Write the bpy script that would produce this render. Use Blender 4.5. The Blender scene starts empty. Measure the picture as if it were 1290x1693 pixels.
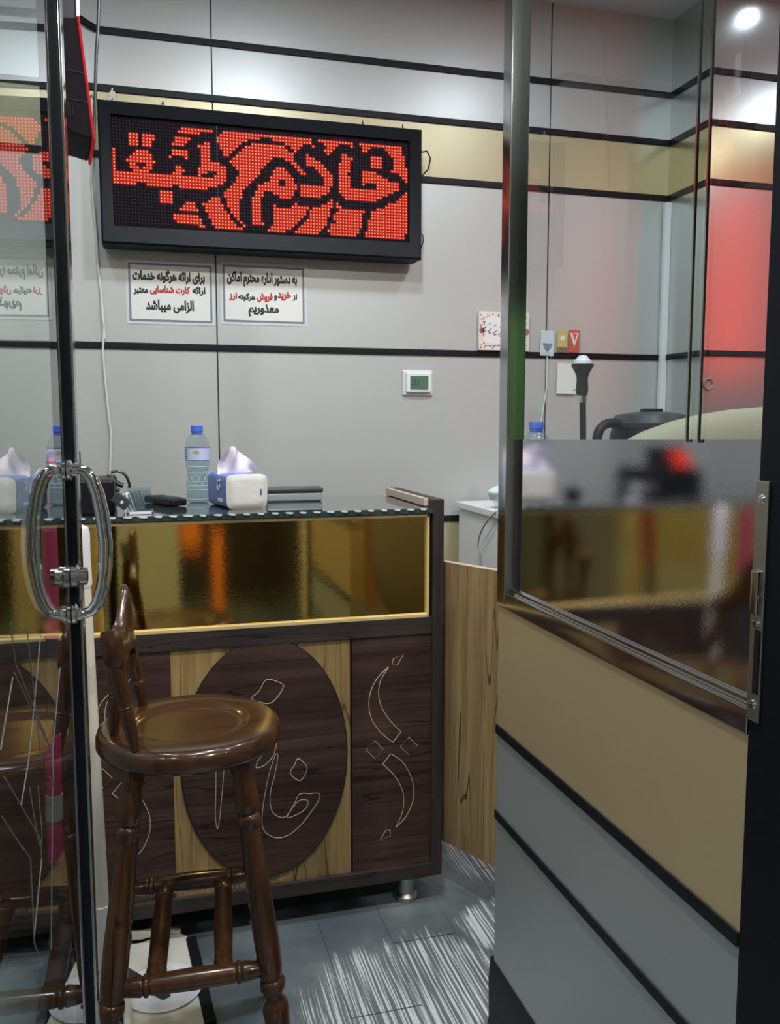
import bpy, bmesh, math, random
from mathutils import Vector, Matrix
R = math.radians
PI = math.pi
random.seed(7)
SC = bpy.context.scene
COL = SC.collection

# ------------------------------------------------------------------ camera
cam_data = bpy.data.cameras.new('camera')
cam_data.sensor_fit = 'VERTICAL'
cam_data.sensor_height = 24.0
cam_data.lens = 24.0 * 1432.0 / 1693.0
cam_data.clip_start = 0.02
cam = bpy.data.objects.new('camera', cam_data)
cam.location = (0, 0, 1.35)
cam.rotation_euler = (R(84.06), 0, R(-15.65))
COL.objects.link(cam)
SC.camera = cam

# ------------------------------------------------------------------ world, light, exposure
SC.view_settings.view_transform = 'Standard'
SC.view_settings.look = 'None'
SC.view_settings.exposure = 0.0
SC.view_settings.gamma = 1.0
SC.view_settings.use_curve_mapping = False
w = bpy.data.worlds.new('world')
SC.world = w
w.use_nodes = True
w.node_tree.nodes['Background'].inputs[0].default_value = (0.42, 0.46, 0.55, 1)
w.node_tree.nodes['Background'].inputs[1].default_value = 0.25


def area(name, loc, size, power, color=(1, 1, 1), target=None, shape='DISK', size_y=None):
    l = bpy.data.lights.new(name, 'AREA')
    l.shape = shape
    l.size = size
    if size_y:
        l.size_y = size_y
    l.energy = power
    l.color = color
    o = bpy.data.objects.new(name, l)
    o.location = loc
    if target is not None:
        d = Vector(target) - Vector(loc)
        o.rotation_euler = d.to_track_quat('-Z', 'Y').to_euler()
    COL.objects.link(o)
    return o


COOL = (0.79, 0.88, 1.0)
WARM = (1.0, 0.97, 0.90)
# (x, y) of the downlights set in the ceiling, and how strong each one is
DOWNLIGHTS = [(0.50, 1.80, 18), (1.45, 1.95, 8), (0.25, 1.05, 27), (1.35, 1.10, 10), (-0.45, 1.95, 6),
              (2.19, 2.66, 0.3), (2.93, 1.87, 4), (3.00, 1.20, 4), (3.6, 0.4, 3),
              (0.1, -0.75, 42), (-1.0, -0.6, 16), (1.2, -0.75, 32)]
for i_, (x_, y_, p_) in enumerate(DOWNLIGHTS):
    area('downlight_lamp', (x_, y_, 2.835), 0.16 if p_ > 1 else 0.06, p_, COOL if y_ > 1.5 else WARM)

# ------------------------------------------------------------------ helpers
INV = {}


class MB:
    """collects shapes (in world space, or in the thing's own space with world=False) for ONE mesh"""

    def __init__(self):
        self.bm = bmesh.new()

    def _xf(self, vs, mat):
        if mat is not None:
            for v in vs:
                v.co = mat @ v.co

    def box(self, x0, x1, y0, y1, z0, z1, bev=0.0, seg=2, mat=None):
        b = bmesh.new()
        bmesh.ops.create_cube(b, size=1.0)
        for v in b.verts:
            v.co = Vector(((x0 + x1) / 2 + v.co.x * (x1 - x0), (y0 + y1) / 2 + v.co.y * (y1 - y0), (z0 + z1) / 2 + v.co.z * (z1 - z0)))
        if bev > 0:
            bmesh.ops.bevel(b, geom=list(b.edges), offset=bev, segments=seg, affect='EDGES', profile=0.5)
        self.join(b, mat)
        return self

    def join(self, b, mat=None):
        m = {}
        for v in b.verts:
            m[v] = self.bm.verts.new(mat @ v.co if mat is not None else v.co)
        for f in b.faces:
            try:
                self.bm.faces.new([m[v] for v in f.verts])
            except ValueError:
                pass
        b.free()

    def prism(self, pts, fn, d0, d1, bev=0.0, mat=None):
        """pts: 2D outline; fn(u, v, d) -> 3D; extruded from d0 to d1"""
        b = bmesh.new()
        A = [b.verts.new(fn(u, v, d0)) for u, v in pts]
        B = [b.verts.new(fn(u, v, d1)) for u, v in pts]
        n = len(pts)
        b.faces.new(A)
        b.faces.new(list(reversed(B)))
        for i in range(n):
            b.faces.new([A[i], B[i], B[(i + 1) % n], A[(i + 1) % n]])
        bmesh.ops.recalc_face_normals(b, faces=list(b.faces))
        if bev > 0:
            es = [e for e in b.edges if abs(len(e.link_faces)) == 2 and e.calc_face_angle(0) > R(40)]
            bmesh.ops.bevel(b, geom=es, offset=bev, segments=2, affect='EDGES', profile=0.5)
        self.join(b, mat)
        return self

    def tube(self, pts, r, n=10, closed=False, caps=True, flat=None, mat=None):
        P = [Vector(p) for p in pts]
        N = len(P)
        rs = r if isinstance(r, (list, tuple)) else [r] * N
        rings = []
        up = None
        for i in range(N):
            if closed:
                t = (P[(i + 1) % N] - P[(i - 1) % N])
            else:
                t = P[min(i + 1, N - 1)] - P[max(i - 1, 0)]
            t = t.normalized() if t.length > 1e-9 else Vector((0, 0, 1))
            if up is None:
                a = Vector((0, 0, 1)) if abs(t.z) < 0.9 else Vector((0, 1, 0))
                up = (a - t * a.dot(t)).normalized()
            else:
                up = (up - t * up.dot(t))
                up = up.normalized() if up.length > 1e-6 else Vector((1, 0, 0))
            s = t.cross(up)
            fl = flat if flat else 1.0
            rings.append([self.bm.verts.new((mat @ q) if mat is not None else q) for q in
                          [P[i] + (up * math.cos(2 * PI * k / n) * fl + s * math.sin(2 * PI * k / n)) * rs[i] for k in range(n)]])
        M = N if closed else N - 1
        for i in range(M):
            a, b = rings[i], rings[(i + 1) % N]
            for k in range(n):
                self.bm.faces.new([a[k], a[(k + 1) % n], b[(k + 1) % n], b[k]])
        if caps and not closed:
            self.bm.faces.new(list(reversed(rings[0])))
            self.bm.faces.new(rings[-1])
        return self

    def lathe(self, prof, n=32, mat=None):
        """prof: (r, z) from bottom to top"""
        rings = []
        for r_, z in prof:
            if r_ < 1e-6:
                p = Vector((0, 0, z))
                rings.append([self.bm.verts.new(mat @ p if mat is not None else p)])
            else:
                ring = []
                for k in range(n):
                    p = Vector((r_ * math.cos(2 * PI * k / n), r_ * math.sin(2 * PI * k / n), z))
                    ring.append(self.bm.verts.new(mat @ p if mat is not None else p))
                rings.append(ring)
        for a, b in zip(rings, rings[1:]):
            for k in range(n):
                q = [a[k % len(a)], a[(k + 1) % n % len(a)], b[(k + 1) % n % len(b)], b[k % len(b)]]
                u = []
                for v in q:
                    if v not in u:
                        u.append(v)
                if len(u) > 2:
                    try:
                        self.bm.faces.new(u)
                    except ValueError:
                        pass
        for ring, fl in ((rings[0], True), (rings[-1], False)):
            if len(ring) > 2:
                try:
                    self.bm.faces.new(list(reversed(ring)) if fl else ring)
                except ValueError:
                    pass
        return self

    def grid(self, fn, nu, nv, closed_u=False):
        V = [[self.bm.verts.new(fn(i / (nu if closed_u else nu - 1), j / (nv - 1))) for j in range(nv)] for i in range(nu)]
        for i in range(nu if closed_u else nu - 1):
            for j in range(nv - 1):
                a, b = V[i], V[(i + 1) % nu]
                self.bm.faces.new([a[j], b[j], b[j + 1], a[j + 1]])
        return self

    def capped(self):
        bmesh.ops.holes_fill(self.bm, edges=[e for e in self.bm.edges if len(e.link_faces) == 1], sides=0)
        return self

    def build(self, name, mat, parent=None, world=True, angle=38, smooth=True, recalc=True, weighted=True):
        bm = self.bm
        if recalc:
            bmesh.ops.recalc_face_normals(bm, faces=list(bm.faces))
        for f in bm.faces:
            f.smooth = smooth
        for e in bm.edges:
            if len(e.link_faces) == 2 and e.calc_face_angle(0) > R(angle):
                e.smooth = False
        me = bpy.data.meshes.new(name)
        if parent is not None and world:
            bm.transform(INV[parent])
        bm.to_mesh(me)
        bm.free()
        me.materials.append(mat)
        o = bpy.data.objects.new(name, me)
        COL.objects.link(o)
        if len(me.polygons) < 20000 and weighted:
            wn = o.modifiers.new('weighted_normal', 'WEIGHTED_NORMAL')
            wn.keep_sharp = True
        if parent is not None:
            o.parent = parent
            INV[o] = INV[parent]
        else:
            INV[o] = Matrix.Identity(4)
        return o


def thing(name, label, cat, loc=(0, 0, 0), rotz=0.0, group=None):
    o = bpy.data.objects.new(name, None)
    o.empty_display_size = 0.05
    o.location = loc
    o.rotation_euler = (0, 0, rotz)
    COL.objects.link(o)
    INV[o] = (Matrix.Translation(loc) @ Matrix.Rotation(rotz, 4, 'Z')).inverted()
    o['label'] = label
    o['category'] = cat
    if group:
        o['group'] = group
    return o


def tag(o, label, cat, group=None):
    o['label'] = label
    o['category'] = cat
    if group:
        o['group'] = group
    return o


def struct(o):
    o['kind'] = 'structure'
    return o


def struct_root(name, loc=(0, 0, 0)):
    o = bpy.data.objects.new(name, None)
    o.empty_display_size = 0.05
    o.location = loc
    COL.objects.link(o)
    INV[o] = Matrix.Translation(loc).inverted()
    o['kind'] = 'structure'
    return o


def dup(root, loc, rotz=0.0, label=None, scale=None):
    r_ = root.copy()
    COL.objects.link(r_)
    r_.location = loc
    r_.rotation_euler = (0, 0, rotz)
    if scale:
        r_.scale = (scale, scale, scale)
    if label:
        r_['label'] = label
    for ch in list(root.children):
        c = ch.copy()
        COL.objects.link(c)
        c.parent = r_
        for g in ch.children:
            d = g.copy()
            COL.objects.link(d)
            d.parent = c
    return r_


# ------------------------------------------------------------------ materials
class NT:
    def __init__(self, name):
        self.m = bpy.data.materials.new(name)
        self.m.use_nodes = True
        self.t = self.m.node_tree
        self.p = self.t.nodes['Principled BSDF']
        self.out = self.t.nodes['Material Output']

    def n(self, typ, **kw):
        nd = self.t.nodes.new(typ)
        for k, v in kw.items():
            if k.startswith('i_'):
                nd.inputs[k[2:].replace('_', ' ')].default_value = v
            else:
                setattr(nd, k, v)
        return nd

    def l(self, a, b):
        self.t.links.new(a, b)

    def math(self, op, a, b=None, clamp=False):
        nd = self.n('ShaderNodeMath', operation=op)
        nd.use_clamp = clamp
        for i, v in enumerate((a, b)):
            if v is None:
                continue
            if isinstance(v, (int, float)):
                nd.inputs[i].default_value = v
            else:
                self.l(v, nd.inputs[i])
        return nd.outputs[0]

    def mix(self, f, a, b):
        nd = self.n('ShaderNodeMix', data_type='RGBA')
        for s, v in ((nd.inputs[0], f), (nd.inputs[6], a), (nd.inputs[7], b)):
            if isinstance(v, (int, float)):
                s.default_value = v
            elif isinstance(v, tuple):
                s.default_value = (*v[:3], 1)
            else:
                self.l(v, s)
        return nd.outputs[2]

    def coords(self, scale=(1, 1, 1)):
        tc = self.n('ShaderNodeTexCoord')
        mp = self.n('ShaderNodeMapping')
        mp.inputs['Scale'].default_value = scale
        self.l(tc.outputs['Object'], mp.inputs['Vector'])
        return mp.outputs[0]

    def noise(self, scale, detail=4.0, rough=0.55, vec=None, dist=0.0):
        nd = self.n('ShaderNodeTexNoise')
        nd.inputs['Scale'].default_value = scale
        nd.inputs['Detail'].default_value = detail
        nd.inputs['Roughness'].default_value = rough
        nd.inputs['Distortion'].default_value = dist
        if vec is not None:
            self.l(vec, nd.inputs['Vector'])
        return nd.outputs['Fac']

    def ramp(self, f, stops, interp='LINEAR'):
        nd = self.n('ShaderNodeValToRGB')
        cr = nd.color_ramp
        cr.interpolation = interp
        while len(cr.elements) < len(stops):
            cr.elements.new(0.5)
        for e, (p, c) in zip(cr.elements, stops):
            e.position = p
            e.color = (*c[:3], 1)
        self.l(f, nd.inputs[0])
        return nd.outputs[0]

    def bump(self, h, strength=0.1, dist=0.01):
        nd = self.n('ShaderNodeBump')
        nd.inputs['Strength'].default_value = strength
        nd.inputs['Distance'].default_value = dist
        self.l(h, nd.inputs['Height'])
        self.l(nd.outputs[0], self.p.inputs['Normal'])


def plain(name, col, rough=0.5, metal=0.0, spec=0.5, coat=0.0, var=0.06, vscale=30, bump=0.0):
    t = NT(name)
    f = t.noise(vscale, 3)
    a = tuple(max(0, c * (1 - var)) for c in col)
    b = tuple(min(1, c * (1 + var)) for c in col)
    t.l(t.mix(f, a, b), t.p.inputs['Base Color'])
    t.p.inputs['Roughness'].default_value = rough
    t.p.inputs['Metallic'].default_value = metal
    t.p.inputs['Specular IOR Level'].default_value = spec
    t.p.inputs['Coat Weight'].default_value = coat
    if bump:
        t.bump(f, bump, 0.003)
    return t.m


def emit(name, col, strength, base=(0.02, 0.0, 0.0)):
    t = NT(name)
    t.p.inputs['Base Color'].default_value = (*base, 1)
    t.p.inputs['Emission Color'].default_value = (*col, 1)
    t.p.inputs['Emission Strength'].default_value = strength
    t.p.inputs['Roughness'].default_value = 0.6
    t.p.inputs['Specular IOR Level'].default_value = 0.1
    return t.m


def banded_panel(name, bands, silver, gold, rough=0.3, metal=0.45):
    """aluminium composite cladding: silver sheets with gold sheets between the given heights"""
    t = NT(name)
    tc = t.n('ShaderNodeTexCoord')
    sx = t.n('ShaderNodeSeparateXYZ')
    t.l(tc.outputs['Object'], sx.inputs[0])
    z = sx.outputs['Z']
    tot = None
    for a, b in bands:
        m_ = t.math('MULTIPLY', t.math('GREATER_THAN', z, a), t.math('LESS_THAN', z, b))
        tot = m_ if tot is None else t.math('ADD', tot, m_, clamp=True)
    f = t.noise(2.2, 3)
    g = t.noise(900, 1)
    s1 = t.mix(f, tuple(c * 0.95 for c in silver), tuple(c * 1.05 for c in silver))
    c = t.mix(tot, s1, gold)
    c = t.mix(t.math('MULTIPLY', g, 0.10), c, (0.25, 0.25, 0.25))
    t.l(c, t.p.inputs['Base Color'])
    t.p.inputs['Metallic'].default_value = metal
    t.l(t.math('ADD', t.math('MULTIPLY', t.noise(5, 4), 0.10), rough - 0.05), t.p.inputs['Roughness'])
    return t.m


def wood(name, dark, light, crack, along='Z', rough=0.5, plank=0.12, coat=0.0, crackw=0.05, fine=1.0, across='X'):
    """streaky timber decor; grain runs along the axis, plank seams are spaced across it"""
    t = NT(name)
    k = {'X': (0.9, 17, 17), 'Y': (17, 0.9, 17), 'Z': (17, 17, 0.9)}[along]
    v = t.coords(tuple(c * fine for c in k))
    n1 = t.noise(1.6, 8, 0.68, v, 0.25)
    n2 = t.noise(9, 4, 0.6, v)
    base = t.ramp(n1, [(0.30, dark), (0.70, light)])
    base = t.mix(t.math('MULTIPLY', n2, 0.35), base, dark)
    # dark cracks along the grain
    n3 = t.noise(0.9, 2, 0.5, v, 0.15)
    cr = t.math('LESS_THAN', t.math('ABSOLUTE', t.math('SUBTRACT', n3, 0.5)), 0.005)
    base = t.mix(t.math('MULTIPLY', cr, 0.8), base, crack)
    # plank seams
    tc = t.n('ShaderNodeTexCoord')
    sx = t.n('ShaderNodeSeparateXYZ')
    t.l(tc.outputs['Object'], sx.inputs[0])
    if plank:
        p = t.math('FRACT', t.math('DIVIDE', t.math('ADD', sx.outputs[across], t.math('MULTIPLY', t.noise(4, 2), 0.012)), plank))
        seam = t.math('LESS_THAN', p, crackw * 0.35)
        base = t.mix(t.math('MULTIPLY', seam, 0.75), base, crack)
        shade = t.n('ShaderNodeTexWhiteNoise', noise_dimensions='1D')
        t.l(t.math('FLOOR', t.math('DIVIDE', sx.outputs[across], plank)), shade.inputs['W'])
        base = t.mix(t.math('MULTIPLY', shade.outputs[0], 0.3), base, dark)
    t.l(base, t.p.inputs['Base Color'])
    t.p.inputs['Roughness'].default_value = rough
    t.p.inputs['Coat Weight'].default_value = coat
    t.p.inputs['Coat Roughness'].default_value = 0.10
    t.p.inputs['Specular IOR Level'].default_value = 0.3
    t.bump(n1, 0.08, 0.002)
    return t.m


def pane_glass(name, tint=(0.90, 0.95, 0.94), ior=1.52, double=True):
    """float glass: mirror-like by Fresnel on the side that is hit first, clear otherwise"""
    t = NT(name)
    fr = t.n('ShaderNodeFresnel')
    fr.inputs['IOR'].default_value = ior
    geo = t.n('ShaderNodeNewGeometry')
    r1 = fr.outputs[0]
    r2 = t.math('DIVIDE', t.math('MULTIPLY', r1, 2.0), t.math('ADD', r1, 1.0)) if double else r1
    f = t.math('MULTIPLY', r2, t.math('SUBTRACT', 1.0, geo.outputs['Backfacing']))
    tr = t.n('ShaderNodeBsdfTransparent')
    tr.inputs[0].default_value = (*tint, 1)
    gl = t.n('ShaderNodeBsdfGlossy')
    gl.inputs['Roughness'].default_value = 0.0
    mx = t.n('ShaderNodeMixShader')
    t.l(f, mx.inputs[0])
    t.l(tr.outputs[0], mx.inputs[1])
    t.l(gl.outputs[0], mx.inputs[2])
    t.l(mx.outputs[0], t.out.inputs['Surface'])
    return t.m


def frosted_film(name):
    """grey window film: a soft mirror in front of a milky, see-through-blurred sheet"""
    t = NT(name)
    fr = t.n('ShaderNodeFresnel')
    fr.inputs['IOR'].default_value = 1.9
    f = t.math('ADD', t.math('MULTIPLY', fr.outputs[0], 0.9), 0.50, clamp=True)
    gl = t.n('ShaderNodeBsdfGlossy')
    gl.inputs['Color'].default_value = (0.95, 0.93, 0.98, 1)
    gl.inputs['Roughness'].default_value = 0.05
    rf = t.n('ShaderNodeBsdfRefraction')
    rf.inputs['Color'].default_value = (0.42, 0.40, 0.44, 1)
    rf.inputs['IOR'].default_value = 1.05
    rf.inputs['Roughness'].default_value = 0.6
    bp = t.n('ShaderNodeBump')
    bp.inputs['Strength'].default_value = 0.02
    bp.inputs['Distance'].default_value = 0.002
    t.l(t.noise(190, 2), bp.inputs['Height'])
    t.l(bp.outputs[0], gl.inputs['Normal'])
    mx = t.n('ShaderNodeMixShader')
    t.l(f, mx.inputs[0])
    t.l(rf.outputs[0], mx.inputs[1])
    t.l(gl.outputs[0], mx.inputs[2])
    t.l(mx.outputs[0], t.out.inputs['Surface'])
    return t.m


def floor_material():
    t = NT('floor_planks')
    tc = t.n('ShaderNodeTexCoord')
    sx = t.n('ShaderNodeSeparateXYZ')
    t.l(tc.outputs['Object'], sx.inputs[0])
    X, Y = sx.outputs['X'], sx.outputs['Y']
    cloud = t.noise(4.5, 6, 0.6)
    fine = t.noise(22, 5, 0.6)
    base = t.ramp(t.math('ADD', t.math('MULTIPLY', cloud, 0.7), t.math('MULTIPLY', fine, 0.3)),
                  [(0.40, (0.055, 0.073, 0.083)), (0.52, (0.125, 0.15, 0.160)), (0.63, (0.245, 0.275, 0.280))])
    # worn places where the pale backing shows through the embossed grain
    warp = t.n('ShaderNodeVectorMath', operation='ADD')
    wv = t.n('ShaderNodeCombineXYZ')
    t.l(t.math('MULTIPLY', t.noise(1.0, 2, 0.5, t.coords((9, 5, 1))), 1.1), wv.inputs[0])
    t.l(t.coords((165, 1.6, 1)), warp.inputs[0])
    t.l(wv.outputs[0], warp.inputs[1])
    g1 = t.noise(1.0, 2, 0.5, warp.outputs[0], 0.0)
    g2 = t.noise(1.0, 3, 0.5, t.coords((280, 2.6, 1)), 0.1)
    lines = t.math('ADD', t.math('MULTIPLY', g1, 0.70), t.math('MULTIPLY', g2, 0.30))

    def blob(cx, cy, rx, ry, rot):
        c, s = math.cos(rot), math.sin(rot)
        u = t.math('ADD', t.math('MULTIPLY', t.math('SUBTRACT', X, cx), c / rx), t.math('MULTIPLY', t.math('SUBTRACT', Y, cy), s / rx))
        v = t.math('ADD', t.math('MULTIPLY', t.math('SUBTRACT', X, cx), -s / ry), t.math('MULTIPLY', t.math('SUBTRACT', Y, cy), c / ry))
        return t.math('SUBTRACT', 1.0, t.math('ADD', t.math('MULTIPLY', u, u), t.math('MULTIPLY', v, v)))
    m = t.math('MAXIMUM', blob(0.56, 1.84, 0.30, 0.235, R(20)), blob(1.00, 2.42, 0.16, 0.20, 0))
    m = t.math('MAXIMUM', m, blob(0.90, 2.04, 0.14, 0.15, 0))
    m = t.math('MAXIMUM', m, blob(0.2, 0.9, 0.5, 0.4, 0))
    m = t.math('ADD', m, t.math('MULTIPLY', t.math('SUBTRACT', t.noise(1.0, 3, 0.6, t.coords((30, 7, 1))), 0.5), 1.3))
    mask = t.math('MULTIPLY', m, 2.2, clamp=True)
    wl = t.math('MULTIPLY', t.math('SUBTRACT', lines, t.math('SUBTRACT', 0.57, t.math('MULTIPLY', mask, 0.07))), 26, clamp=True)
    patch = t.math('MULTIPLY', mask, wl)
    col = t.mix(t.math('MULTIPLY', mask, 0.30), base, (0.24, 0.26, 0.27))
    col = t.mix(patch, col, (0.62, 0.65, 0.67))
    # plank seams (long ones along Y, staggered butt ends)
    pl = 0.172
    ix = t.math('FLOOR', t.math('DIVIDE', t.math('SUBTRACT', X, 0.065), pl))
    fx = t.math('FRACT', t.math('DIVIDE', t.math('SUBTRACT', X, 0.065), pl))
    seam = t.math('LESS_THAN', fx, 0.014)
    wn = t.n('ShaderNodeTexWhiteNoise', noise_dimensions='1D')
    t.l(ix, wn.inputs['W'])
    fy = t.math('FRACT', t.math('ADD', t.math('DIVIDE', t.math('SUBTRACT', Y, 1.795), 1.2), t.math('MULTIPLY', t.math('GREATER_THAN', t.math('ABSOLUTE', t.math('SUBTRACT', ix, 2.0)), 0.5), wn.outputs[0])))
    end = t.math('LESS_THAN', fy, 0.0028)
    col = t.mix(t.math('MULTIPLY', seam, 0.55), col, (0.02, 0.025, 0.03))
    col = t.mix(t.math('MULTIPLY', end, 0.9), col, (0.01, 0.012, 0.015))
    t.l(col, t.p.inputs['Base Color'])
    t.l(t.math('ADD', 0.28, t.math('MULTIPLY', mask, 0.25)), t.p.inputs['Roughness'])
    t.bump(fine, 0.05, 0.003)
    return t.m


SILVER = (0.56, 0.58, 0.555)
GOLD = (0.53, 0.475, 0.285)
M = {}
M['wall'] = banded_panel('wall_cladding', [(2.205, 2.41), (0.74, 0.993)], SILVER, GOLD, 0.36, 0.25)
M['pillar'] = banded_panel('pillar_cladding', [(2.205, 2.41), (0.74, 0.993)], SILVER, GOLD, 0.25, 0.72)
M['part'] = banded_panel('partition_cladding', [(0.74, 0.999)], (0.40, 0.43, 0.44), (0.56, 0.44, 0.26), 0.36, 0.40)
M['strip'] = plain('black_rubber_joint', (0.007, 0.008, 0.011), 0.5, spec=0.25)
M['black'] = plain('black_powder_coat', (0.006, 0.007, 0.011), 0.42, 0.0, spec=0.14, bump=0.1, vscale=400)
M['blackp'] = plain('black_plastic', (0.008, 0.008, 0.011), 0.42, spec=0.3)
M['darkgrey'] = plain('dark_grey_plastic', (0.045, 0.047, 0.055), 0.4, spec=0.35)
M['grey'] = plain('grey_plastic', (0.30, 0.33, 0.33), 0.3)
M['boardcase'] = plain('dark_board_case', (0.009, 0.006, 0.010), 0.6, spec=0.08)
M['white'] = plain('white_paint', (0.78, 0.78, 0.80), 0.45)
M['cream'] = plain('cream_plastic', (0.72, 0.69, 0.58), 0.45)
M['ceil'] = plain('ceiling_paint', (0.62, 0.63, 0.65), 0.8)
M['chrome'] = plain('chrome', (0.72, 0.72, 0.73), 0.07, 1.0, var=0.02)
M['dchrome'] = plain('polished_steel', (0.50, 0.50, 0.50), 0.13, 1.0, var=0.05)
M['steel'] = plain('brushed_steel', (0.45, 0.44, 0.42), 0.33, 1.0)
M['floor'] = floor_material()
M['glass'] = pane_glass('clear_glass')
M['pane'] = pane_glass('partition_glass', (0.90, 0.94, 0.94), 1.5, False)
M['film'] = frosted_film('frosted_film')
M['led_on'] = emit('lit_led', (1.0, 0.36, 0.19), 1.15)
M['led_glow'] = emit('led_halo', (1.0, 0.022, 0.006), 0.50, (0.0, 0.0, 0.0))  # emissive red halo painted around the lit dots, imitating their bloom
M['led_red'] = emit('red_segment', (1.0, 0.05, 0.02), 1.1)
M['led_off'] = plain('unlit_led', (0.16, 0.12, 0.14), 0.5, spec=0.2)
M['board'] = plain('led_board', (0.007, 0.003, 0.006), 0.7, spec=0.1)
M['lamp'] = emit('lamp_diffuser', (0.95, 0.97, 1.0), 9.0, (0.8, 0.8, 0.8))
M['frame_wood'] = wood('charcoal_wood', (0.020, 0.015, 0.015), (0.062, 0.049, 0.045), (0.008, 0.006, 0.006), 'X', 0.5, 0, fine=1.6)
M['frame_wood_v'] = wood('charcoal_wood_upright', (0.020, 0.015, 0.015), (0.062, 0.049, 0.045), (0.008, 0.006, 0.006), 'Z', 0.5, 0, fine=1.6)
M['dark_wood'] = wood('dark_plank_decor', (0.024, 0.011, 0.009), (0.118, 0.070, 0.056), (0.008, 0.005, 0.005), 'X', 0.45, 0.105, across='Z')
M['light_wood'] = wood('pale_plank_decor', (0.20, 0.125, 0.045), (0.52, 0.38, 0.17), (0.05, 0.03, 0.012), 'Z', 0.42, 0.055, across='X')
M['gate_wood'] = wood('gate_plank_decor', (0.17, 0.105, 0.042), (0.48, 0.35, 0.175), (0.04, 0.025, 0.012), 'Z', 0.45, 0.06, across='Y')
M['edge_wood'] = plain('pale_edge_band', (0.55, 0.42, 0.33), 0.5, var=0.12, vscale=60)
M['stool'] = wood('varnished_walnut', (0.018, 0.0065, 0.0025), (0.085, 0.034, 0.012), (0.012, 0.005, 0.002), 'Z', 0.28, 0, coat=0.35, fine=1.3)
M['seat_wood'] = wood('varnished_walnut_seat', (0.028, 0.011, 0.0055), (0.070, 0.030, 0.014), (0.02, 0.008, 0.004), 'X', 0.24, 0, coat=0.6, fine=1.0)
M['inlay'] = plain('engraved_line', (0.50, 0.42, 0.28), 0.5)
t_ = NT('gold_mirror')
t_.p.inputs['Base Color'].default_value = (0.84, 0.63, 0.22, 1)
t_.p.inputs['Metallic'].default_value = 1.0
t_.p.inputs['Roughness'].default_value = 0.05
t_.bump(t_.math('ADD', t_.math('MULTIPLY', t_.noise(85, 2), 1.0), t_.math('MULTIPLY', t_.noise(16, 2), 0.6)), 0.014, 0.006)
M['goldmir'] = t_.m
M['goldtrim'] = plain('gold_trim', (0.80, 0.64, 0.32), 0.32, 0.25)
t_ = NT('dark_glass_top')
t_.p.inputs['Base Color'].default_value = (0.035, 0.052, 0.054, 1)
t_.p.inputs['Roughness'].default_value = 0.03
t_.p.inputs['IOR'].default_value = 1.6
t_.p.inputs['Coat Weight'].default_value = 0.5
t_.p.inputs['Coat Roughness'].default_value = 0.02
t_.bump(t_.noise(3, 2), 0.01, 0.01)
M['topglass'] = t_.m
M['chip'] = plain('chipped_glass_edge', (0.62, 0.72, 0.74), 0.15, 0.0)
M['tissue'] = plain('tissue_paper', (0.88, 0.79, 0.82), 0.9, var=0.03)
M['packwhite'] = plain('wrapped_tissue', (0.78, 0.78, 0.73), 0.35, bump=0.5, vscale=55, var=0.05)
M['packblue'] = plain('blue_wrap', (0.13, 0.20, 0.56), 0.25, bump=0.3, vscale=40, var=0.12)
M['bluecap'] = plain('blue_cap', (0.07, 0.15, 0.62), 0.35)
M['navy'] = plain('navy_ink', (0.06, 0.09, 0.28), 0.5)
M['labelblue'] = plain('pale_blue_label', (0.52, 0.58, 0.78), 0.35, var=0.2, vscale=120)
M['gilt'] = plain('gilt_print', (0.45, 0.38, 0.12), 0.4)
M['paper'] = plain('laminated_paper', (0.80, 0.80, 0.76), 0.28, var=0.03)
M['lamin'] = plain('laminate_border', (0.68, 0.70, 0.70), 0.2)
M['ornament'] = plain('grey_ornament_ink', (0.18, 0.22, 0.25), 0.5, var=0.6, vscale=260)
M['ink'] = plain('black_ink', (0.012, 0.012, 0.016), 0.5)
M['redink'] = plain('red_ink', (0.50, 0.025, 0.02), 0.5)
M['maroon'] = plain('maroon_print', (0.33, 0.10, 0.09), 0.5, var=0.5, vscale=160)
M['tile'] = plain('cream_tile', (0.80, 0.74, 0.68), 0.3)
M['lcd'] = plain('lcd_green', (0.10, 0.19, 0.125), 0.25)
M['lcdink'] = plain('lcd_digit', (0.035, 0.07, 0.045), 0.4)
M['beige'] = plain('beige_upholstery', (0.24, 0.22, 0.155), 0.85, bump=0.2, vscale=120)
M['magenta'] = plain('magenta_plastic', (0.42, 0.03, 0.12), 0.4)
M['bottle'] = pane_glass('clear_bottle', (0.86, 0.92, 0.95), 1.35)
M['water'] = pane_glass('water', (0.90, 0.95, 0.97), 1.2)
M['acryl'] = pane_glass('clear_acrylic', (0.88, 0.92, 0.94), 1.5)
M['yellow'] = plain('yellow_card', (0.60, 0.48, 0.12), 0.4)
M['redcard'] = plain('red_card', (0.62, 0.07, 0.04), 0.4)
M['bluecard'] = plain('pale_blue_card', (0.60, 0.68, 0.78), 0.4)
M['cable'] = plain('white_cable_sheath', (0.72, 0.71, 0.68), 0.5)
M['blackcable'] = plain('black_cable_sheath', (0.01, 0.01, 0.012), 0.3)
M['brown'] = plain('brown_board', (0.20, 0.10, 0.045), 0.5)
M['streetdark'] = plain('dark_shopfront', (0.035, 0.03, 0.026), 0.4)
M['figuregrey'] = plain('figure_grey', (0.40, 0.42, 0.36), 0.6)
M['green'] = plain('green_reflector_paint', (0.16, 0.36, 0.10), 0.5)
M['streetcream'] = plain('cream_cladding', (0.75, 0.68, 0.48), 0.6)
M['orange'] = plain('orange_board', (0.75, 0.22, 0.03), 0.5)
M['darkdesk'] = wood('dark_desk', (0.03, 0.016, 0.012), (0.08, 0.04, 0.028), (0.01, 0.005, 0.004), 'X', 0.4, 0)

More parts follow.
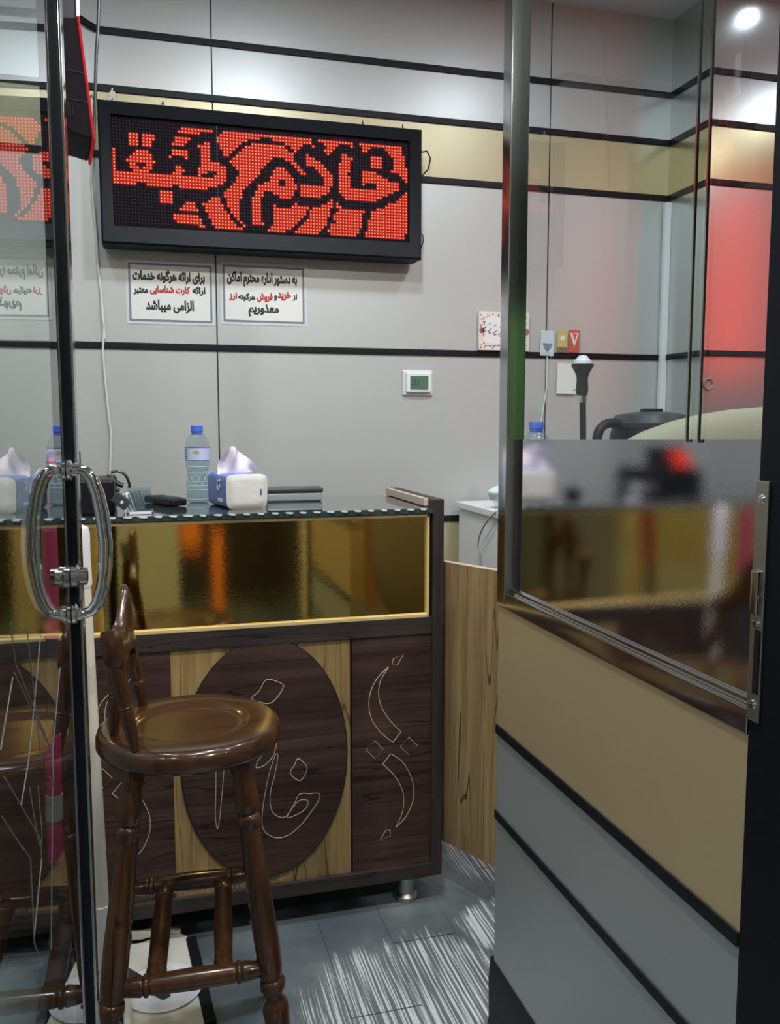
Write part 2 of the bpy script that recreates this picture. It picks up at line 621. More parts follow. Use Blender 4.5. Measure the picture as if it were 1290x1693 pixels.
# ------------------------------------------------------------------ lettering
SHAPES = {'ا': (0xFE8D, 0xFE8E), 'ب': (0xFE8F, 0xFE90, 0xFE91, 0xFE92), 'ت': (0xFE95, 0xFE96, 0xFE97, 0xFE98),
          'ح': (0xFEA1, 0xFEA2, 0xFEA3, 0xFEA4), 'خ': (0xFEA5, 0xFEA6, 0xFEA7, 0xFEA8), 'د': (0xFEA9, 0xFEAA),
          'ذ': (0xFEAB, 0xFEAC), 'ر': (0xFEAD, 0xFEAE), 'ز': (0xFEAF, 0xFEB0), 'س': (0xFEB1, 0xFEB2, 0xFEB3, 0xFEB4),
          'ش': (0xFEB5, 0xFEB6, 0xFEB7, 0xFEB8), 'ع': (0xFEC9, 0xFECA, 0xFECB, 0xFECC), 'ف': (0xFED1, 0xFED2, 0xFED3, 0xFED4),
          'ل': (0xFEDD, 0xFEDE, 0xFEDF, 0xFEE0), 'م': (0xFEE1, 0xFEE2, 0xFEE3, 0xFEE4), 'ن': (0xFEE5, 0xFEE6, 0xFEE7, 0xFEE8),
          'ه': (0xFEE9, 0xFEEA, 0xFEEB, 0xFEEC), 'و': (0xFEED, 0xFEEE), 'ئ': (0xFE89, 0xFE8A, 0xFE8B, 0xFE8C),
          'ی': (0xFBFC, 0xFBFD, 0xFBFE, 0xFBFF), 'ک': (0xFB8E, 0xFB8F, 0xFB90, 0xFB91), 'گ': (0xFB92, 0xFB93, 0xFB94, 0xFB95)}


def shaped(s):
    """joins Persian letters and puts them in reading order from right to left"""
    out = []
    for i, c in enumerate(s):
        if c not in SHAPES:
            out.append(c)
            continue
        f = SHAPES[c]
        prev = i > 0 and s[i - 1] in SHAPES and len(SHAPES[s[i - 1]]) == 4
        nxt = i + 1 < len(s) and s[i + 1] in SHAPES and len(f) == 4
        out.append(chr(f[3] if prev and nxt else f[1] if prev else f[2] if nxt else f[0]))
    return ''.join(reversed(out))


def lettering(name, body, x0, x1, z0, z1, y, mat, parent, bold=0.02, rtl=True, fn=None, thick=0.0004):
    """real letters fitted to the box x0..x1, z0..z1 on a wall facing -Y"""
    cu = bpy.data.curves.new(name, 'FONT')
    cu.body = shaped(body) if rtl else body
    cu.size = 1.0
    cu.extrude = 0.01
    cu.bevel_depth = bold
    cu.bevel_resolution = 0
    cu.resolution_u = 4
    tmp = bpy.data.objects.new(name, cu)
    COL.objects.link(tmp)
    bpy.context.view_layer.update()
    dg = bpy.context.evaluated_depsgraph_get()
    me = bpy.data.meshes.new_from_object(tmp.evaluated_get(dg))
    bpy.data.objects.remove(tmp)
    bpy.data.curves.remove(cu)
    xs = [v.co.x for v in me.vertices]
    ys = [v.co.y for v in me.vertices]
    zs = [v.co.z for v in me.vertices]
    sx = (x1 - x0) / (max(xs) - min(xs))
    sy = (z1 - z0) / (max(ys) - min(ys))
    sz = thick * 2 / max(1e-6, max(zs) - min(zs))
    for v in me.vertices:
        p = Vector((x0 + (v.co.x - min(xs)) * sx, y - (v.co.z - min(zs)) * sz, z0 + (v.co.y - min(ys)) * sy))
        if fn:
            p = fn(p)
        v.co = INV[parent] @ p
    me.materials.clear()
    me.materials.append(mat)
    o = bpy.data.objects.new(name, me)
    COL.objects.link(o)
    o.parent = parent
    INV[o] = INV[parent]
    return o


def at(px, py, Y):
    """where the sight line through a photo pixel meets the upright plane at depth Y"""
    yaw, pit = R(15.65), R(-5.94)
    f = Vector((math.sin(yaw) * math.cos(pit), math.cos(yaw) * math.cos(pit), math.sin(pit)))
    r_ = Vector((math.cos(yaw), -math.sin(yaw), 0))
    u = r_.cross(f)
    d = r_ * ((px - 645) / 1432) - u * ((py - 846.5) / 1432) + f
    return Vector((0, 0, 1.35)) + d * (Y / d.y)


WALL = 3.03
# ================================================================== the setting
struct(MB().box(-1.6, 4.3, -2.2, WALL + 0.1, -0.06, 0).build('floor', M['floor']))
struct(MB().box(-0.95, 4.3, 0.70, WALL + 0.1, 2.86, 2.92).build('ceiling', M['ceil']))
struct(MB().box(-1.6, 4.3, -2.2, 0.70, 2.90, 2.96).build('ceiling_outside', M['ceil']))
struct(MB().box(-0.95, 4.3, WALL, WALL + 0.1, 0, 2.86).build('wall_back', M['wall']))
struct(MB().box(1.962, 4.3, 2.78, WALL, 0, 2.86).build('wall_right', M['pillar']))
struct(MB().box(-0.95, -0.85, 0.70, WALL, 0, 2.86).build('wall_left', M['wall']))
# black joint strips between the cladding sheets
nt = 0


def strip(x0, x1, y0, y1, z0, z1, mat='strip', bev=0.002):
    global nt
    nt += 1
    return struct(MB().box(x0, x1, y0, y1, z0, z1, bev).build('trim_%d' % nt, M[mat]))


for zc in (2.585, 2.41, 2.205, 1.60, 0.993):
    strip(-0.115 if zc == 2.585 else -0.85, 1.962, WALL - 0.007, WALL, zc - 0.011, zc + 0.011)
    strip(1.955, 1.962, 2.773, WALL - 0.007, zc - 0.011, zc + 0.011)
    strip(1.962, 4.3, 2.773, 2.78, zc - 0.011, zc + 0.011)
for xc in (0.240, 1.46):
    strip(xc - 0.002, xc + 0.002, WALL - 0.0015, WALL, 0, 2.86, bev=0)
nt += 1
struct(MB().tube([(-0.115, WALL - 0.006, 2.585), (-0.14, WALL - 0.012, 2.594), (-0.17, WALL - 0.010, 2.612), (-0.22, WALL - 0.008, 2.612), (-0.84, WALL - 0.006, 2.60)], 0.011, 8).build('trim_%d' % nt, M['strip']))
strip(1.936, 1.962, WALL - 0.03, WALL - 0.008, 0.02, 2.185, 'white', 0.003)
for a_ in ((1.9585, 1.9625, 2.7755, 2.7795),):
    strip(a_[0], a_[1], a_[2], a_[3], 0, 2.86, 'steel', 0)
# the passage outside, behind the camera
struct(MB().box(-1.6, 4.3, -2.3, -2.2, 0, 2.9).build('wall_front', M['streetdark']))
struct(MB().box(-0.25, 0.16, -0.95, -0.62, 0, 2.9).build('trim_60', M['figuregrey']))  # unseen block standing in for a person mirrored in the gold panel
struct(MB().box(0.98, 1.12, -1.35, -1.2, 0, 2.9).build('trim_61', M['streetcream']))
struct(MB().box(0.40, 0.47, -1.5, -1.4, 0.0, 0.64).box(0.20, 0.33, -1.55, -1.45, 0.5, 0.80).build('trim_62', M['orange']))
struct(MB().box(1.85, 2.25, -1.62, -1.5, 1.15, 1.95).build('trim_64', M['green']))  # added unseen board, placed to reflect green in the window post
struct(MB().box(1.3, 2.3, -1.6, -1.45, 0, 1.12).build('trim_63', M['brown']))

# ------------------------------------------------------------------ partition on the right
XP = 0.66
pt = MB().box(XP, XP + 0.05, 0.82, 1.56, 0.245, 0.998).build('wall_partition', M['part'])
struct(pt)
strip(XP - 0.004, XP, 0.82, 1.562, 0.730, 0.750)
strip(XP - 0.004, XP, 0.82, 1.562, 0.553, 0.571)
sk = MB().prism([(XP - 0.002, 0.246), (XP + 0.052, 0.246), (XP + 0.058, 0.0), (XP - 0.012, 0.0), (XP - 0.016, 0.03), (XP - 0.004, 0.12), (XP - 0.006, 0.2)],
                lambda u, v, d: Vector((u, d, v)), 0.82, 1.575)
nt += 1
struct(sk.build('trim_%d' % nt, M['strip']))
win = struct_root('window_1', (XP + 0.02, 1.2, 1.0))
MB().box(XP - 0.005, XP + 0.032, 1.522, 1.56, 0.998, 2.86, 0.002).build('post', M['dchrome'], win)
s_ = MB().box(XP - 0.003, XP + 0.05, 0.82, 1.562, 0.990, 1.022, 0.003)
s_.box(XP + 0.006, XP + 0.012, 0.82, 1.522, 1.022, 1.030, 0.001)
s_.build('sill', M['dchrome'], win)
MB().box(XP + 0.014, XP + 0.022, 0.82, 1.522, 1.020, 2.86).build('pane', M['pane'], win)
MB().prism([(0.822, 1.030), (1.520, 1.030), (1.520, 1.317), (0.822, 1.331)], lambda u, v, d: Vector((d, u, v)), XP + 0.0125, XP + 0.0135).build('frosted_film', M['film'], win)
for yy in (0.974, 0.949):
    MB().box(XP + 0.008, XP + 0.0115, yy - 0.0014, yy + 0.0014, 1.324, 2.86).build('glazing_rod', M['dchrome'], win)
# black door frame with its strike plate at the right edge of the opening
jm = struct_root('door_2', (XP + 0.03, 0.78, 0))
MB().box(XP - 0.004, XP + 0.065, 0.735, 0.818, 0, 2.86, 0.003).build('frame', M['black'], jm)
sp = MB().box(XP - 0.007, XP - 0.003, 0.797, 0.818, 1.012, 1.285, 0.001).build('strike_plate', M['steel'], jm)
sb = MB()
for z_ in (1.265, 1.032, 1.125):
    sb.lathe([(0, 0), (0.0055, 0), (0.0045, 0.002), (0, 0.0024)], 14, Matrix.Translation((XP - 0.007, 0.8075, z_)) @ Matrix.Rotation(-PI / 2, 4, 'Y'))
sb.build('screw', M['chrome'], sp)
MB().box(XP - 0.012, XP - 0.006, 0.802, 0.815, 1.135, 1.185, 0.002).box(XP - 0.011, XP - 0.006, 0.80, 0.816, 1.150, 1.158, 0.001).build('latch', M['dchrome'], sp)
MB().box(XP - 0.0085, XP - 0.0065, 0.800, 0.808, 1.045, 1.118).build('slot', M['blackp'], sp)

# ------------------------------------------------------------------ glass door standing open on the left
DA = R(3.55)
DE = Vector((-0.119, 1.445, 0))
DT = Vector((math.sin(DA), math.cos(DA), 0))      # along the leaf, towards its free edge
DN = Vector((math.cos(DA), -math.sin(DA), 0))     # out of its right-hand face


def dp(s, n, z):
    return DE + DT * s + DN * n + Vector((0, 0, z))


DM = Matrix(((DN.x, DT.x, 0, DE.x), (DN.y, DT.y, 0, DE.y), (0, 0, 1, 0), (0, 0, 0, 1)))   # local x = out, y = along
dr = struct_root('door_1', (DE.x, DE.y, 0))
MB().box(-0.004, 0.004, -0.88, -0.012, 0.02, 2.70, mat=DM).build('pane', M['glass'], dr)
st = MB().box(-0.018, 0.011, -0.022, 0.008, 0.02, 2.70, 0.003, mat=DM).build('stile', M['black'], dr)
MB().box(0.011, 0.0155, -0.020, 0.006, 0.02, 2.70, 0.001, mat=DM).build('edge_trim', M['dchrome'], st)
MB().box(-0.006, -0.002, 0.008, 0.010, 0.02, 2.70, mat=DM).build('brush_seal', M['strip'], st)


def handle(sgn):
    path = [(0.004, 1.277), (0.020, 1.279), (0.031, 1.275), (0.040, 1.262), (0.047, 1.240), (0.053, 1.205), (0.0565, 1.165), (0.055, 1.128),
            (0.050, 1.095), (0.042, 1.070), (0.032, 1.058), (0.020, 1.054), (0.004, 1.055)]
    rr = [0.008, 0.008, 0.0085, 0.010, 0.0105, 0.011, 0.011, 0.011, 0.0105, 0.010, 0.0085, 0.008, 0.008]
    h = MB().tube([dp(-0.045, sgn * n, z) for n, z in path], rr, 16).build('handle', M['chrome'], dr)
    q = MB()
    for z in (1.277, 1.055):
        q.lathe([(0, 0.0), (0.0165, 0.0), (0.0165, 0.005), (0.012, 0.008), (0.012, 0.013), (0, 0.013)], 24,
                Matrix.Translation(dp(-0.045, sgn * 0.004, z)) @ Matrix(((0, 0, sgn * DN.x, 0), (0, 1, sgn * DN.y, 0), (1, 0, 0, 0), (0, 0, 0, 1))))
    q.build('rosette', M['chrome'], h)
    lk = MB().lathe([(0, 0.0), (0.019, 0.0), (0.019, 0.008), (0.014, 0.012), (0.014, 0.022), (0.009, 0.024), (0, 0.024)], 24,
                    Matrix.Translation(dp(-0.038, sgn * 0.004, 1.112)) @ Matrix(((0, 0, sgn * DN.x, 0), (0, 1, sgn * DN.y, 0), (1, 0, 0, 0), (0, 0, 0, 1))))
    lk.build('lock_cylinder', M['dchrome'], dr)


handle(1)
handle(-1)
ETCH = [[(-0.472, 1.139), (-0.456, 1.089), (-0.269, 0.923)], [(-0.466, 1.083), (-0.328, 0.97), (-0.266, 0.917)], [(-0.473, 1.08), (-0.541, 1.026)], [(-0.531, 0.994), (-0.365, 0.847), (-0.363, 0.821), (-0.425, 0.758)], [(-0.309, 1.086), (-0.364, 1.019), (-0.414, 0.963), (-0.461, 0.933)], [(-0.178, 1.007), (-0.26, 0.919), (-0.266, 0.875)], [(-0.465, 0.888), (-0.425, 0.853), (-0.426, 0.751), (-0.403, 0.721)], [(-0.29, 0.894), (-0.271, 0.874), (-0.328, 0.682)], [(-0.39, 1.113), (-0.337, 0.933)], [(-0.549, 0.961), (-0.46, 0.881)]]
e_ = MB()
for l_ in ETCH:
    e_.tube([dp(s, 0.0043, z) for s, z in l_], 0.0005, 6)
e_.build('etched_pattern', plain('etched_line', (0.13, 0.14, 0.135), 0.6), dr)

# ------------------------------------------------------------------ downlights in the ceiling
dl0 = thing('downlight', 'round recessed ceiling downlight', 'ceiling light', (DOWNLIGHTS[0][0], DOWNLIGHTS[0][1], 2.86), group='ceiling downlights')
MB().lathe([(0.075, -0.001), (0.092, -0.001), (0.090, -0.010), (0.078, -0.012), (0.072, -0.004)], 32).build('trim_ring', M['white'], dl0, world=False)
MB().lathe([(0, -0.006), (0.073, -0.006), (0.073, -0.002), (0, -0.002)], 32).build('diffuser', M['lamp'], dl0, world=False)
for x_, y_, p_ in DOWNLIGHTS[1:]:
    dup(dl0, (x_, y_, 2.86 if y_ > 0.7 else 2.90), scale=None if p_ > 1 else 0.45)

# ================================================================== LED sign
# lit runs (first column, end column) of every LED row
RUNS = [
    [],
    [(21, 31), (34, 63), (65, 77), (79, 94)],
    [(20, 27), (33, 46), (50, 63), (67, 72), (76, 77), (80, 83), (88, 94)],
    [(32, 42), (54, 60), (63, 64), (68, 71), (80, 82), (89, 94)],
    [(5, 8), (9, 13), (19, 24), (32, 40), (43, 54), (56, 59), (67, 70), (90, 95)],
    [(5, 8), (9, 13), (19, 23), (28, 30), (33, 39), (41, 55), (57, 58), (68, 69), (73, 75), (83, 87), (91, 95)],
    [(5, 8), (9, 12), (18, 22), (26, 30), (33, 38), (40, 57), (61, 62), (73, 77), (83, 87), (91, 95)],
    [(5, 8), (9, 12), (27, 30), (34, 37), (39, 57), (61, 64), (73, 76), (83, 87), (91, 95)],
    [(18, 23), (27, 30), (34, 36), (38, 50), (54, 57), (61, 66), (72, 76), (83, 87), (91, 96)],
    [(0, 1), (7, 11), (18, 23), (27, 30), (37, 49), (56, 58), (61, 67), (72, 76), (90, 96)],
    [(0, 1), (6, 12), (17, 18), (22, 23), (27, 30), (36, 48), (57, 59), (64, 68), (72, 76), (80, 85), (93, 96)],
    [(0, 1), (5, 12), (27, 33), (37, 47), (51, 54), (58, 60), (65, 69), (72, 75), (80, 87), (94, 96)],
    [(0, 1), (4, 13), (27, 35), (38, 46), (50, 55), (59, 61), (66, 70), (72, 76), (80, 89), (95, 96)],
    [(0, 1), (5, 7), (10, 12), (19, 21), (26, 35), (39, 46), (50, 56), (67, 70), (72, 76), (80, 93)],
    [(0, 1), (5, 8), (9, 12), (19, 22), (26, 29), (32, 35), (39, 45), (49, 57), (67, 70), (72, 76), (80, 81), (85, 93)],
    [(0, 1), (6, 11), (18, 21), (26, 27), (31, 35), (38, 44), (49, 52), (54, 57), (67, 70), (72, 76), (85, 93)],
    [(0, 35), (38, 43), (47, 52), (54, 58), (59, 69), (72, 91), (95, 96)],
    [(0, 34), (37, 42), (45, 58), (59, 69), (72, 89), (94, 96)],
    [(0, 32), (36, 41), (45, 57), (59, 68), (73, 87), (93, 96)],
    [(0, 7), (10, 18), (20, 29), (35, 40), (44, 47), (50, 57), (59, 66), (74, 85), (92, 96)],
    [(34, 40), (44, 47), (52, 56), (69, 70), (89, 96)],
    [(14, 18), (34, 40), (43, 46), (68, 70), (71, 72), (88, 96)],
    [(14, 18), (30, 33), (35, 39), (43, 46), (57, 58), (66, 70), (71, 73), (85, 96)],
    [(14, 18), (29, 33), (35, 39), (43, 46), (50, 51), (56, 62), (63, 69), (72, 81), (83, 96)],
    [(14, 18), (22, 25), (27, 34), (35, 39), (43, 46), (50, 61), (62, 69), (71, 80), (83, 96)],
    [(21, 25), (28, 34), (36, 39), (43, 46), (50, 61), (62, 69), (70, 80), (83, 96)],
    [(20, 26), (28, 35), (36, 39), (43, 46), (50, 60), (62, 68), (70, 80), (82, 96)],
    [(29, 36), (37, 39), (43, 46), (50, 59), (61, 68), (71, 80), (82, 96)],
    [(18, 26), (29, 36), (38, 39), (43, 46), (50, 58), (60, 68), (69, 80), (82, 96)],
    [(18, 27), (30, 37), (39, 40), (43, 47), (50, 57), (59, 67), (69, 79), (82, 96)],
    [(19, 27), (30, 38), (40, 41), (49, 56), (58, 66), (68, 79), (81, 95)],
    [(26, 28), (31, 40), (48, 54), (57, 65), (69, 78), (81, 95)],
]
sg = thing('led_sign', 'wide black framed LED matrix sign with large red Persian letters, hung on the back wall', 'sign', (0.405, 2.96, 1.905))
MB().box(-0.118, 0.928, 2.935, 3.012, 1.905, 2.335, 0.004).build('cabinet', M['black'], sg)


def ring_frame(o, i, fn, d_out, d_in, depth, mb):
    """mitred frame: outer rect o=(x0,x1,z0,z1), inner i; sloping face from d_out to d_in"""
    bm = mb.bm
    O = [(o[0], o[2]), (o[1], o[2]), (o[1], o[3]), (o[0], o[3])]
    I = [(i[0], i[2]), (i[1], i[2]), (i[1], i[3]), (i[0], i[3])]
    k = 0.006
    O2 = [(o[0] + k, o[2] + k), (o[1] - k, o[2] + k), (o[1] - k, o[3] - k), (o[0] + k, o[3] - k)]
    rows = [[fn(u, v, depth) for u, v in O], [fn(u, v, d_out + k) for u, v in O], [fn(u, v, d_out) for u, v in O2],
            [fn(u, v, d_in) for u, v in I], [fn(u, v, depth) for u, v in I]]
    V = [[bm.verts.new(p) for p in r_] for r_ in rows]
    for a in range(5):
        for j in range(4):
            bm.faces.new([V[a][j], V[a][(j + 1) % 4], V[(a + 1) % 5][(j + 1) % 4], V[(a + 1) % 5][j]])
    return mb


ring_frame((-0.118, 0.928, 1.905, 2.335), (-0.080, 0.887, 1.961, 2.297), lambda u, v, d: Vector((u, d, v)), 2.908, 2.918, 2.936, MB()).build('frame', M['black'], sg)
ds = MB().box(-0.080, 0.887, 2.9285, 2.936, 1.961, 2.297).build('display', M['board'], sg)
pitch = 0.951 / 95
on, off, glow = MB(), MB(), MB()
for r_ in range(32):
    for c_ in range(96):
        x = -0.0735 + c_ * pitch
        z = 2.2845 - r_ * 0.00993
        lit = any(a <= c_ < e for a, e in RUNS[r_])
        b = on if lit else off
        rr = 0.0026 if lit else 0.0011
        top = b.bm.verts.new((x, 2.9285 - (0.0022 if lit else 0.0012), z))
        rg = [b.bm.verts.new((x + rr * math.cos(k * PI / 3), 2.9280, z + rr * math.sin(k * PI / 3))) for k in range(6)]
        for k in range(6):
            b.bm.faces.new([top, rg[k], rg[(k + 1) % 6]])
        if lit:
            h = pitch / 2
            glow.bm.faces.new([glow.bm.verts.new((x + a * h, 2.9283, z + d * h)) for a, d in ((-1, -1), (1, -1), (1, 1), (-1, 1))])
glow.build('led_halos', M['led_glow'], ds, recalc=False, weighted=False)  # flat glow squares for the halo between dots, not real lenses
on.build('lit_leds', M['led_on'], ds, recalc=False, weighted=False)
off.build('unlit_leds', M['led_off'], ds, recalc=False, weighted=False)
MB().box(0.2425, 0.2435, 2.9278, 2.929, 1.963, 2.295).build('module_seam', M['darkgrey'], ds)
for x_ in (-0.137, -0.072, 0.08, 0.739, 0.881):
    z_ = 2.33
    MB().tube([(x_, 2.975, z_), (x_ - 0.004, 2.975, z_ + 0.025), (x_, 2.985, z_ + 0.04), (x_ + 0.007, 3.0, z_ + 0.030), (x_ + 0.009, 3.02, z_ + 0.006)], 0.0022, 8).build('hook', M['steel'], sg)
MB().tube([at(694, 252, 2.99), at(706, 250, 2.99), at(712, 262, 2.99), at(708, 280, 3.0), at(698, 291, 3.0)], 0.0028, 8).build('power_cable', M['blackcable'], sg)
MB().tube([at(693, 384, 2.99), at(699, 388, 2.99), at(700, 398, 2.99), at(696, 412, 3.0)], 0.0022, 8).build('power_cable', M['blackcable'], sg)
ty = MB()
for k in range(6):
    a_ = at(182 + k * 1.5, 152, 2.995)
    b_ = at(175 + k * 4, 170, 2.985)
    ty.tube([a_, (a_ + b_) / 2 + Vector((0.008 - k * 0.003, -0.01, 0)), b_], 0.0022, 6)
ty.tube([at(186, 146, 3.0), at(183, 158, 2.995), at(170, 168, 2.99)], 0.003, 6)
ty.build('cable_tie', M['cable'], sg)

# ================================================================== notices on the wall
def notice(x0, x1, z0, z1, label):
    n = thing('notice', label, 'notice', ((x0 + x1) / 2, WALL, (z0 + z1) / 2))
    MB().box(x0, x1, WALL - 0.0016, WALL - 0.0002, z0, z1).build('laminate', M['lamin'], n)
    a, b, c, d = x0 + 0.009, x1 - 0.009, z0 + 0.009, z1 - 0.009
    MB().box(a, b, WALL - 0.0021, WALL - 0.0015, c, d).build('sheet', M['paper'], n)
    k, w_ = 0.001, 0.0065
    f = MB()
    for q in ((a, b, c, c + w_), (a, b, d - w_, d), (a, a + w_, c + w_, d - w_), (b - w_, b, c + w_, d - w_)):
        f.box(q[0], q[1], WALL - 0.0026, WALL - 0.0019, q[2], q[3])
    f.build('border', M['ornament'], n)
    return n


def words(n, body, px0, px1, py0, py1, mat, bold=0.055):
    a, b = at(px0, py1, WALL), at(px1, py0, WALL)
    lettering('lettering', body, a.x, b.x, a.z, b.z, WALL - 0.0020, M[mat], n, bold)


n1 = notice(-0.052, 0.2345, 1.673, 1.879, 'left laminated notice under the LED sign, two red words in its middle line')
words(n1, 'برای ارائه هرگونه خدمات', 219, 338.5, 449, 467, 'ink')
words(n1, 'ارائه', 317.5, 339.5, 475, 489, 'ink')
words(n1, 'کارت شناسایی', 248, 314, 474, 487, 'redink')
words(n1, 'معتبر', 221, 244.5, 476, 487.5, 'ink')
words(n1, 'الزامی میباشد', 241.5, 320.5, 497.5, 517, 'ink', 0.05)
n2 = notice(0.2535, 0.549, 1.680, 1.886, 'right laminated notice under the LED sign, with three red words in its middle line')
words(n2, 'به دستور اداره محترم اماکن', 375.5, 491, 453, 474, 'ink')
words(n2, 'از', 484, 491, 486, 498, 'ink')
words(n2, 'خرید', 459, 481, 483, 497.5, 'redink')
words(n2, 'و', 453, 458, 488, 498, 'ink')
words(n2, 'فروش', 425, 450.5, 484, 500, 'redink')
words(n2, 'هرگونه', 394, 422, 485, 498, 'ink')
words(n2, 'ارز', 378.5, 392, 484, 497, 'redink')
words(n2, 'معذوریم', 411, 461, 504, 524, 'ink', 0.05)

# ------------------------------------------------------------------ calligraphy tablet
tb = thing('calligraphy_tablet', 'square cream tablet with red floral border and handwritten script, standing on the wall joint', 'wall plaque', (1.281, 3.01, 1.612))
MB().box(1.181, 1.381, 3.008, 3.022, 1.612, 1.752, 0.002).build('panel', M['tile'], tb)
fl_ = MB()
rnd = random.Random(3)
for k in range(90):
    e = rnd.random()
    if e < 0.5:
        x_ = 1.186 + 0.19 * rnd.random()
        z_ = rnd.choice([1.617 + 0.016 * rnd.random(), 1.747 - 0.016 * rnd.random()])
    else:
        z_ = 1.617 + 0.13 * rnd.random()
        x_ = rnd.choice([1.186 + 0.016 * rnd.random(), 1.376 - 0.016 * rnd.random()])
    r0 = 0.0012 + 0.0022 * rnd.random()
    fl_.lathe([(0, 0), (r0, 0), (r0, 0.0006), (0, 0.0008)], 6, Matrix.Translation((x_, 3.0082, z_)) @ Matrix.Rotation(PI / 2, 4, 'X'))
for cx, cz in ((1.192, 1.682), (1.370, 1.682), (1.281, 1.620), (1.281, 1.744)):
    for k in range(7):
        a_ = k * 2 * PI / 7
        fl_.lathe([(0, 0), (0.0045, 0), (0.0045, 0.0007), (0, 0.0009)], 8, Matrix.Translation((cx + 0.006 * math.cos(a_), 3.0082, cz + 0.007 * math.sin(a_))) @ Matrix.Rotation(PI / 2, 4, 'X'))
fl_.build('floral_border', M['maroon'], tb)
MB().box(1.205, 1.357, 3.0065, 3.0085, 1.636, 1.730).build('script_field', M['paper'], tb)
sc_ = MB()
for px0, py0 in ((797, 545), (806, 548), (815, 551), (824, 553), (858, 548)):
    sc_.tube([at(px0 + 8, py0 - 6, 3.0065), at(px0 + 4, py0 - 2, 3.0065), at(px0, py0 + 1, 3.0065), at(px0 + 3, py0 + 3, 3.0065), at(px0 + 8, py0 + 1, 3.0065)], [0.0006, 0.0018, 0.0012, 0.002, 0.0005], 6)
    sc_.tube([at(px0 + 2, py0 - 12, 3.0065), at(px0 + 6, py0 - 14, 3.0065)], [0.0008, 0.0013], 6)
for k in range(9):
    p0 = 801 + k * 7
    sc_.tube([at(p0, 570, 3.0065), at(p0 + 2, 572 + (k % 3) * 0.6, 3.0065), at(p0 + 5, 570.5, 3.0065)], 0.0009, 6)
sc_.build('script', M['ink'], tb)

# ------------------------------------------------------------------ thermostat
th = thing('thermostat', 'white wall thermostat with a green display reading 23', 'thermostat', (0.951, WALL, 1.49))
MB().box(0.894, 1.008, WALL - 0.010, WALL, 1.445, 1.536, 0.0045, 3).build('back_plate', M['lamin'], th)
MB().box(0.904, 0.999, WALL - 0.024, WALL - 0.008, 1.455, 1.528, 0.006, 3).build('cover', M['white'], th)
MB().box(0.9175, 0.986, WALL - 0.0250, WALL - 0.0235, 1.4655, 1.515).build('display', M['lcd'], th)
a_, b_ = at(683.5, 637, WALL - 0.025), at(693, 629, WALL - 0.025)
lettering('digits', '23', a_.x, b_.x, a_.z, b_.z, WALL - 0.0249, M['lcdink'], th, 0.01, rtl=False)
MB().box(0.925, 0.942, WALL - 0.0256, WALL - 0.0249, 1.5000, 1.5015).box(0.922, 0.928, WALL - 0.0256, WALL - 0.0249, 1.481, 1.486).build('icons', M['lcdink'], th)
MB().box(0.918, 0.945, WALL - 0.0246, WALL - 0.0238, 1.4575, 1.4595).build('groove', M['lamin'], th)
MB().box(0.918, 0.986, WALL - 0.0246, WALL - 0.0238, 1.5215, 1.523).build('groove', M['lamin'], th)

# ------------------------------------------------------------------ small cards and paper behind the partition glass
def card(name, label, cat, q, mat, tilt=0.0, extra=None):
    (x0, y0), (x1, y1) = q
    a, b = at(x0, y1, WALL - 0.012), at(x1, y0, WALL - 0.012)
    t = thing(name, label, cat, ((a.x + b.x) / 2, WALL - 0.008, a.z))
    Mx = Matrix.Translation(((a.x + b.x) / 2, WALL - 0.010, (a.z + b.z) / 2)) @ Matrix.Rotation(tilt, 4, 'Y')
    w_, h_ = (b.x - a.x) / 2, (b.z - a.z) / 2
    MB().box(-w_, w_, -0.001, 0.001, -h_, h_, mat=Mx).build('sheet', M[mat], t)
    return t, Mx, w_, h_


t, Mx, w_, h_ = card('badge_card', 'pale blue card in a clear sleeve, left of the yellow and red cards', 'card', ((894, 547), (917, 588)), 'lamin', 0.03)
MB().box(-w_ * 0.8, w_ * 0.8, -0.002, -0.001, -h_ * 0.9, h_ * 0.85, mat=Mx).build('insert', M['bluecard'], t)
MB().prism([(-0.018, 0.0), (0.018, 0.0), (0.0, -0.035)], lambda u, v, d: Mx @ Vector((u, d, v)), -0.003, -0.002).build('emblem', M['ornament'], t)
MB().tube([Mx @ Vector((-0.018, -0.0022, 0.0)), Mx @ Vector((-0.012, -0.0022, -0.02)), Mx @ Vector((0, -0.0022, -0.028)), Mx @ Vector((0.012, -0.0022, -0.02)), Mx @ Vector((0.018, -0.0022, 0))], 0.0012, 6).build('emblem_outline', M['ink'], t)
t, Mx, w_, h_ = card('picture_card', 'small yellow and brown card between the pale blue and the red card', 'card', ((922, 546), (939, 582)), 'yellow', 0.02)
MB().box(-w_, w_, -0.002, -0.001, -h_, -h_ * 0.55, mat=Mx).build('lower_band', M['brown'], t)
MB().lathe([(0, 0), (0.010, 0), (0.010, 0.001), (0, 0.001)], 16, Mx @ Matrix.Translation((0, -0.001, 0.012)) @ Matrix.Rotation(PI / 2, 4, 'X')).build('emblem', M['tile'], t)
t, Mx, w_, h_ = card('picture_card', 'small red card with a white wedge, rightmost of the cards on the wall joint', 'card', ((941, 546), (959, 582)), 'redcard', 0.0)
MB().prism([(-0.018, 0.03), (0.018, 0.03), (0.0, -0.022)], lambda u, v, d: Mx @ Vector((u, d, v)), -0.002, -0.001).build('wedge', M['tile'], t)
MB().prism([(-0.008, 0.03), (0.01, 0.026), (0.0, 0.0)], lambda u, v, d: Mx @ Vector((u, d, v)), -0.003, -0.002).build('wedge_mark', M['redcard'], t)
t, Mx, w_, h_ = card('paper_note', 'blank white sheet of paper pinned to the back wall below the red card', 'paper', ((921, 601), (954, 651)), 'paper', 0.03)
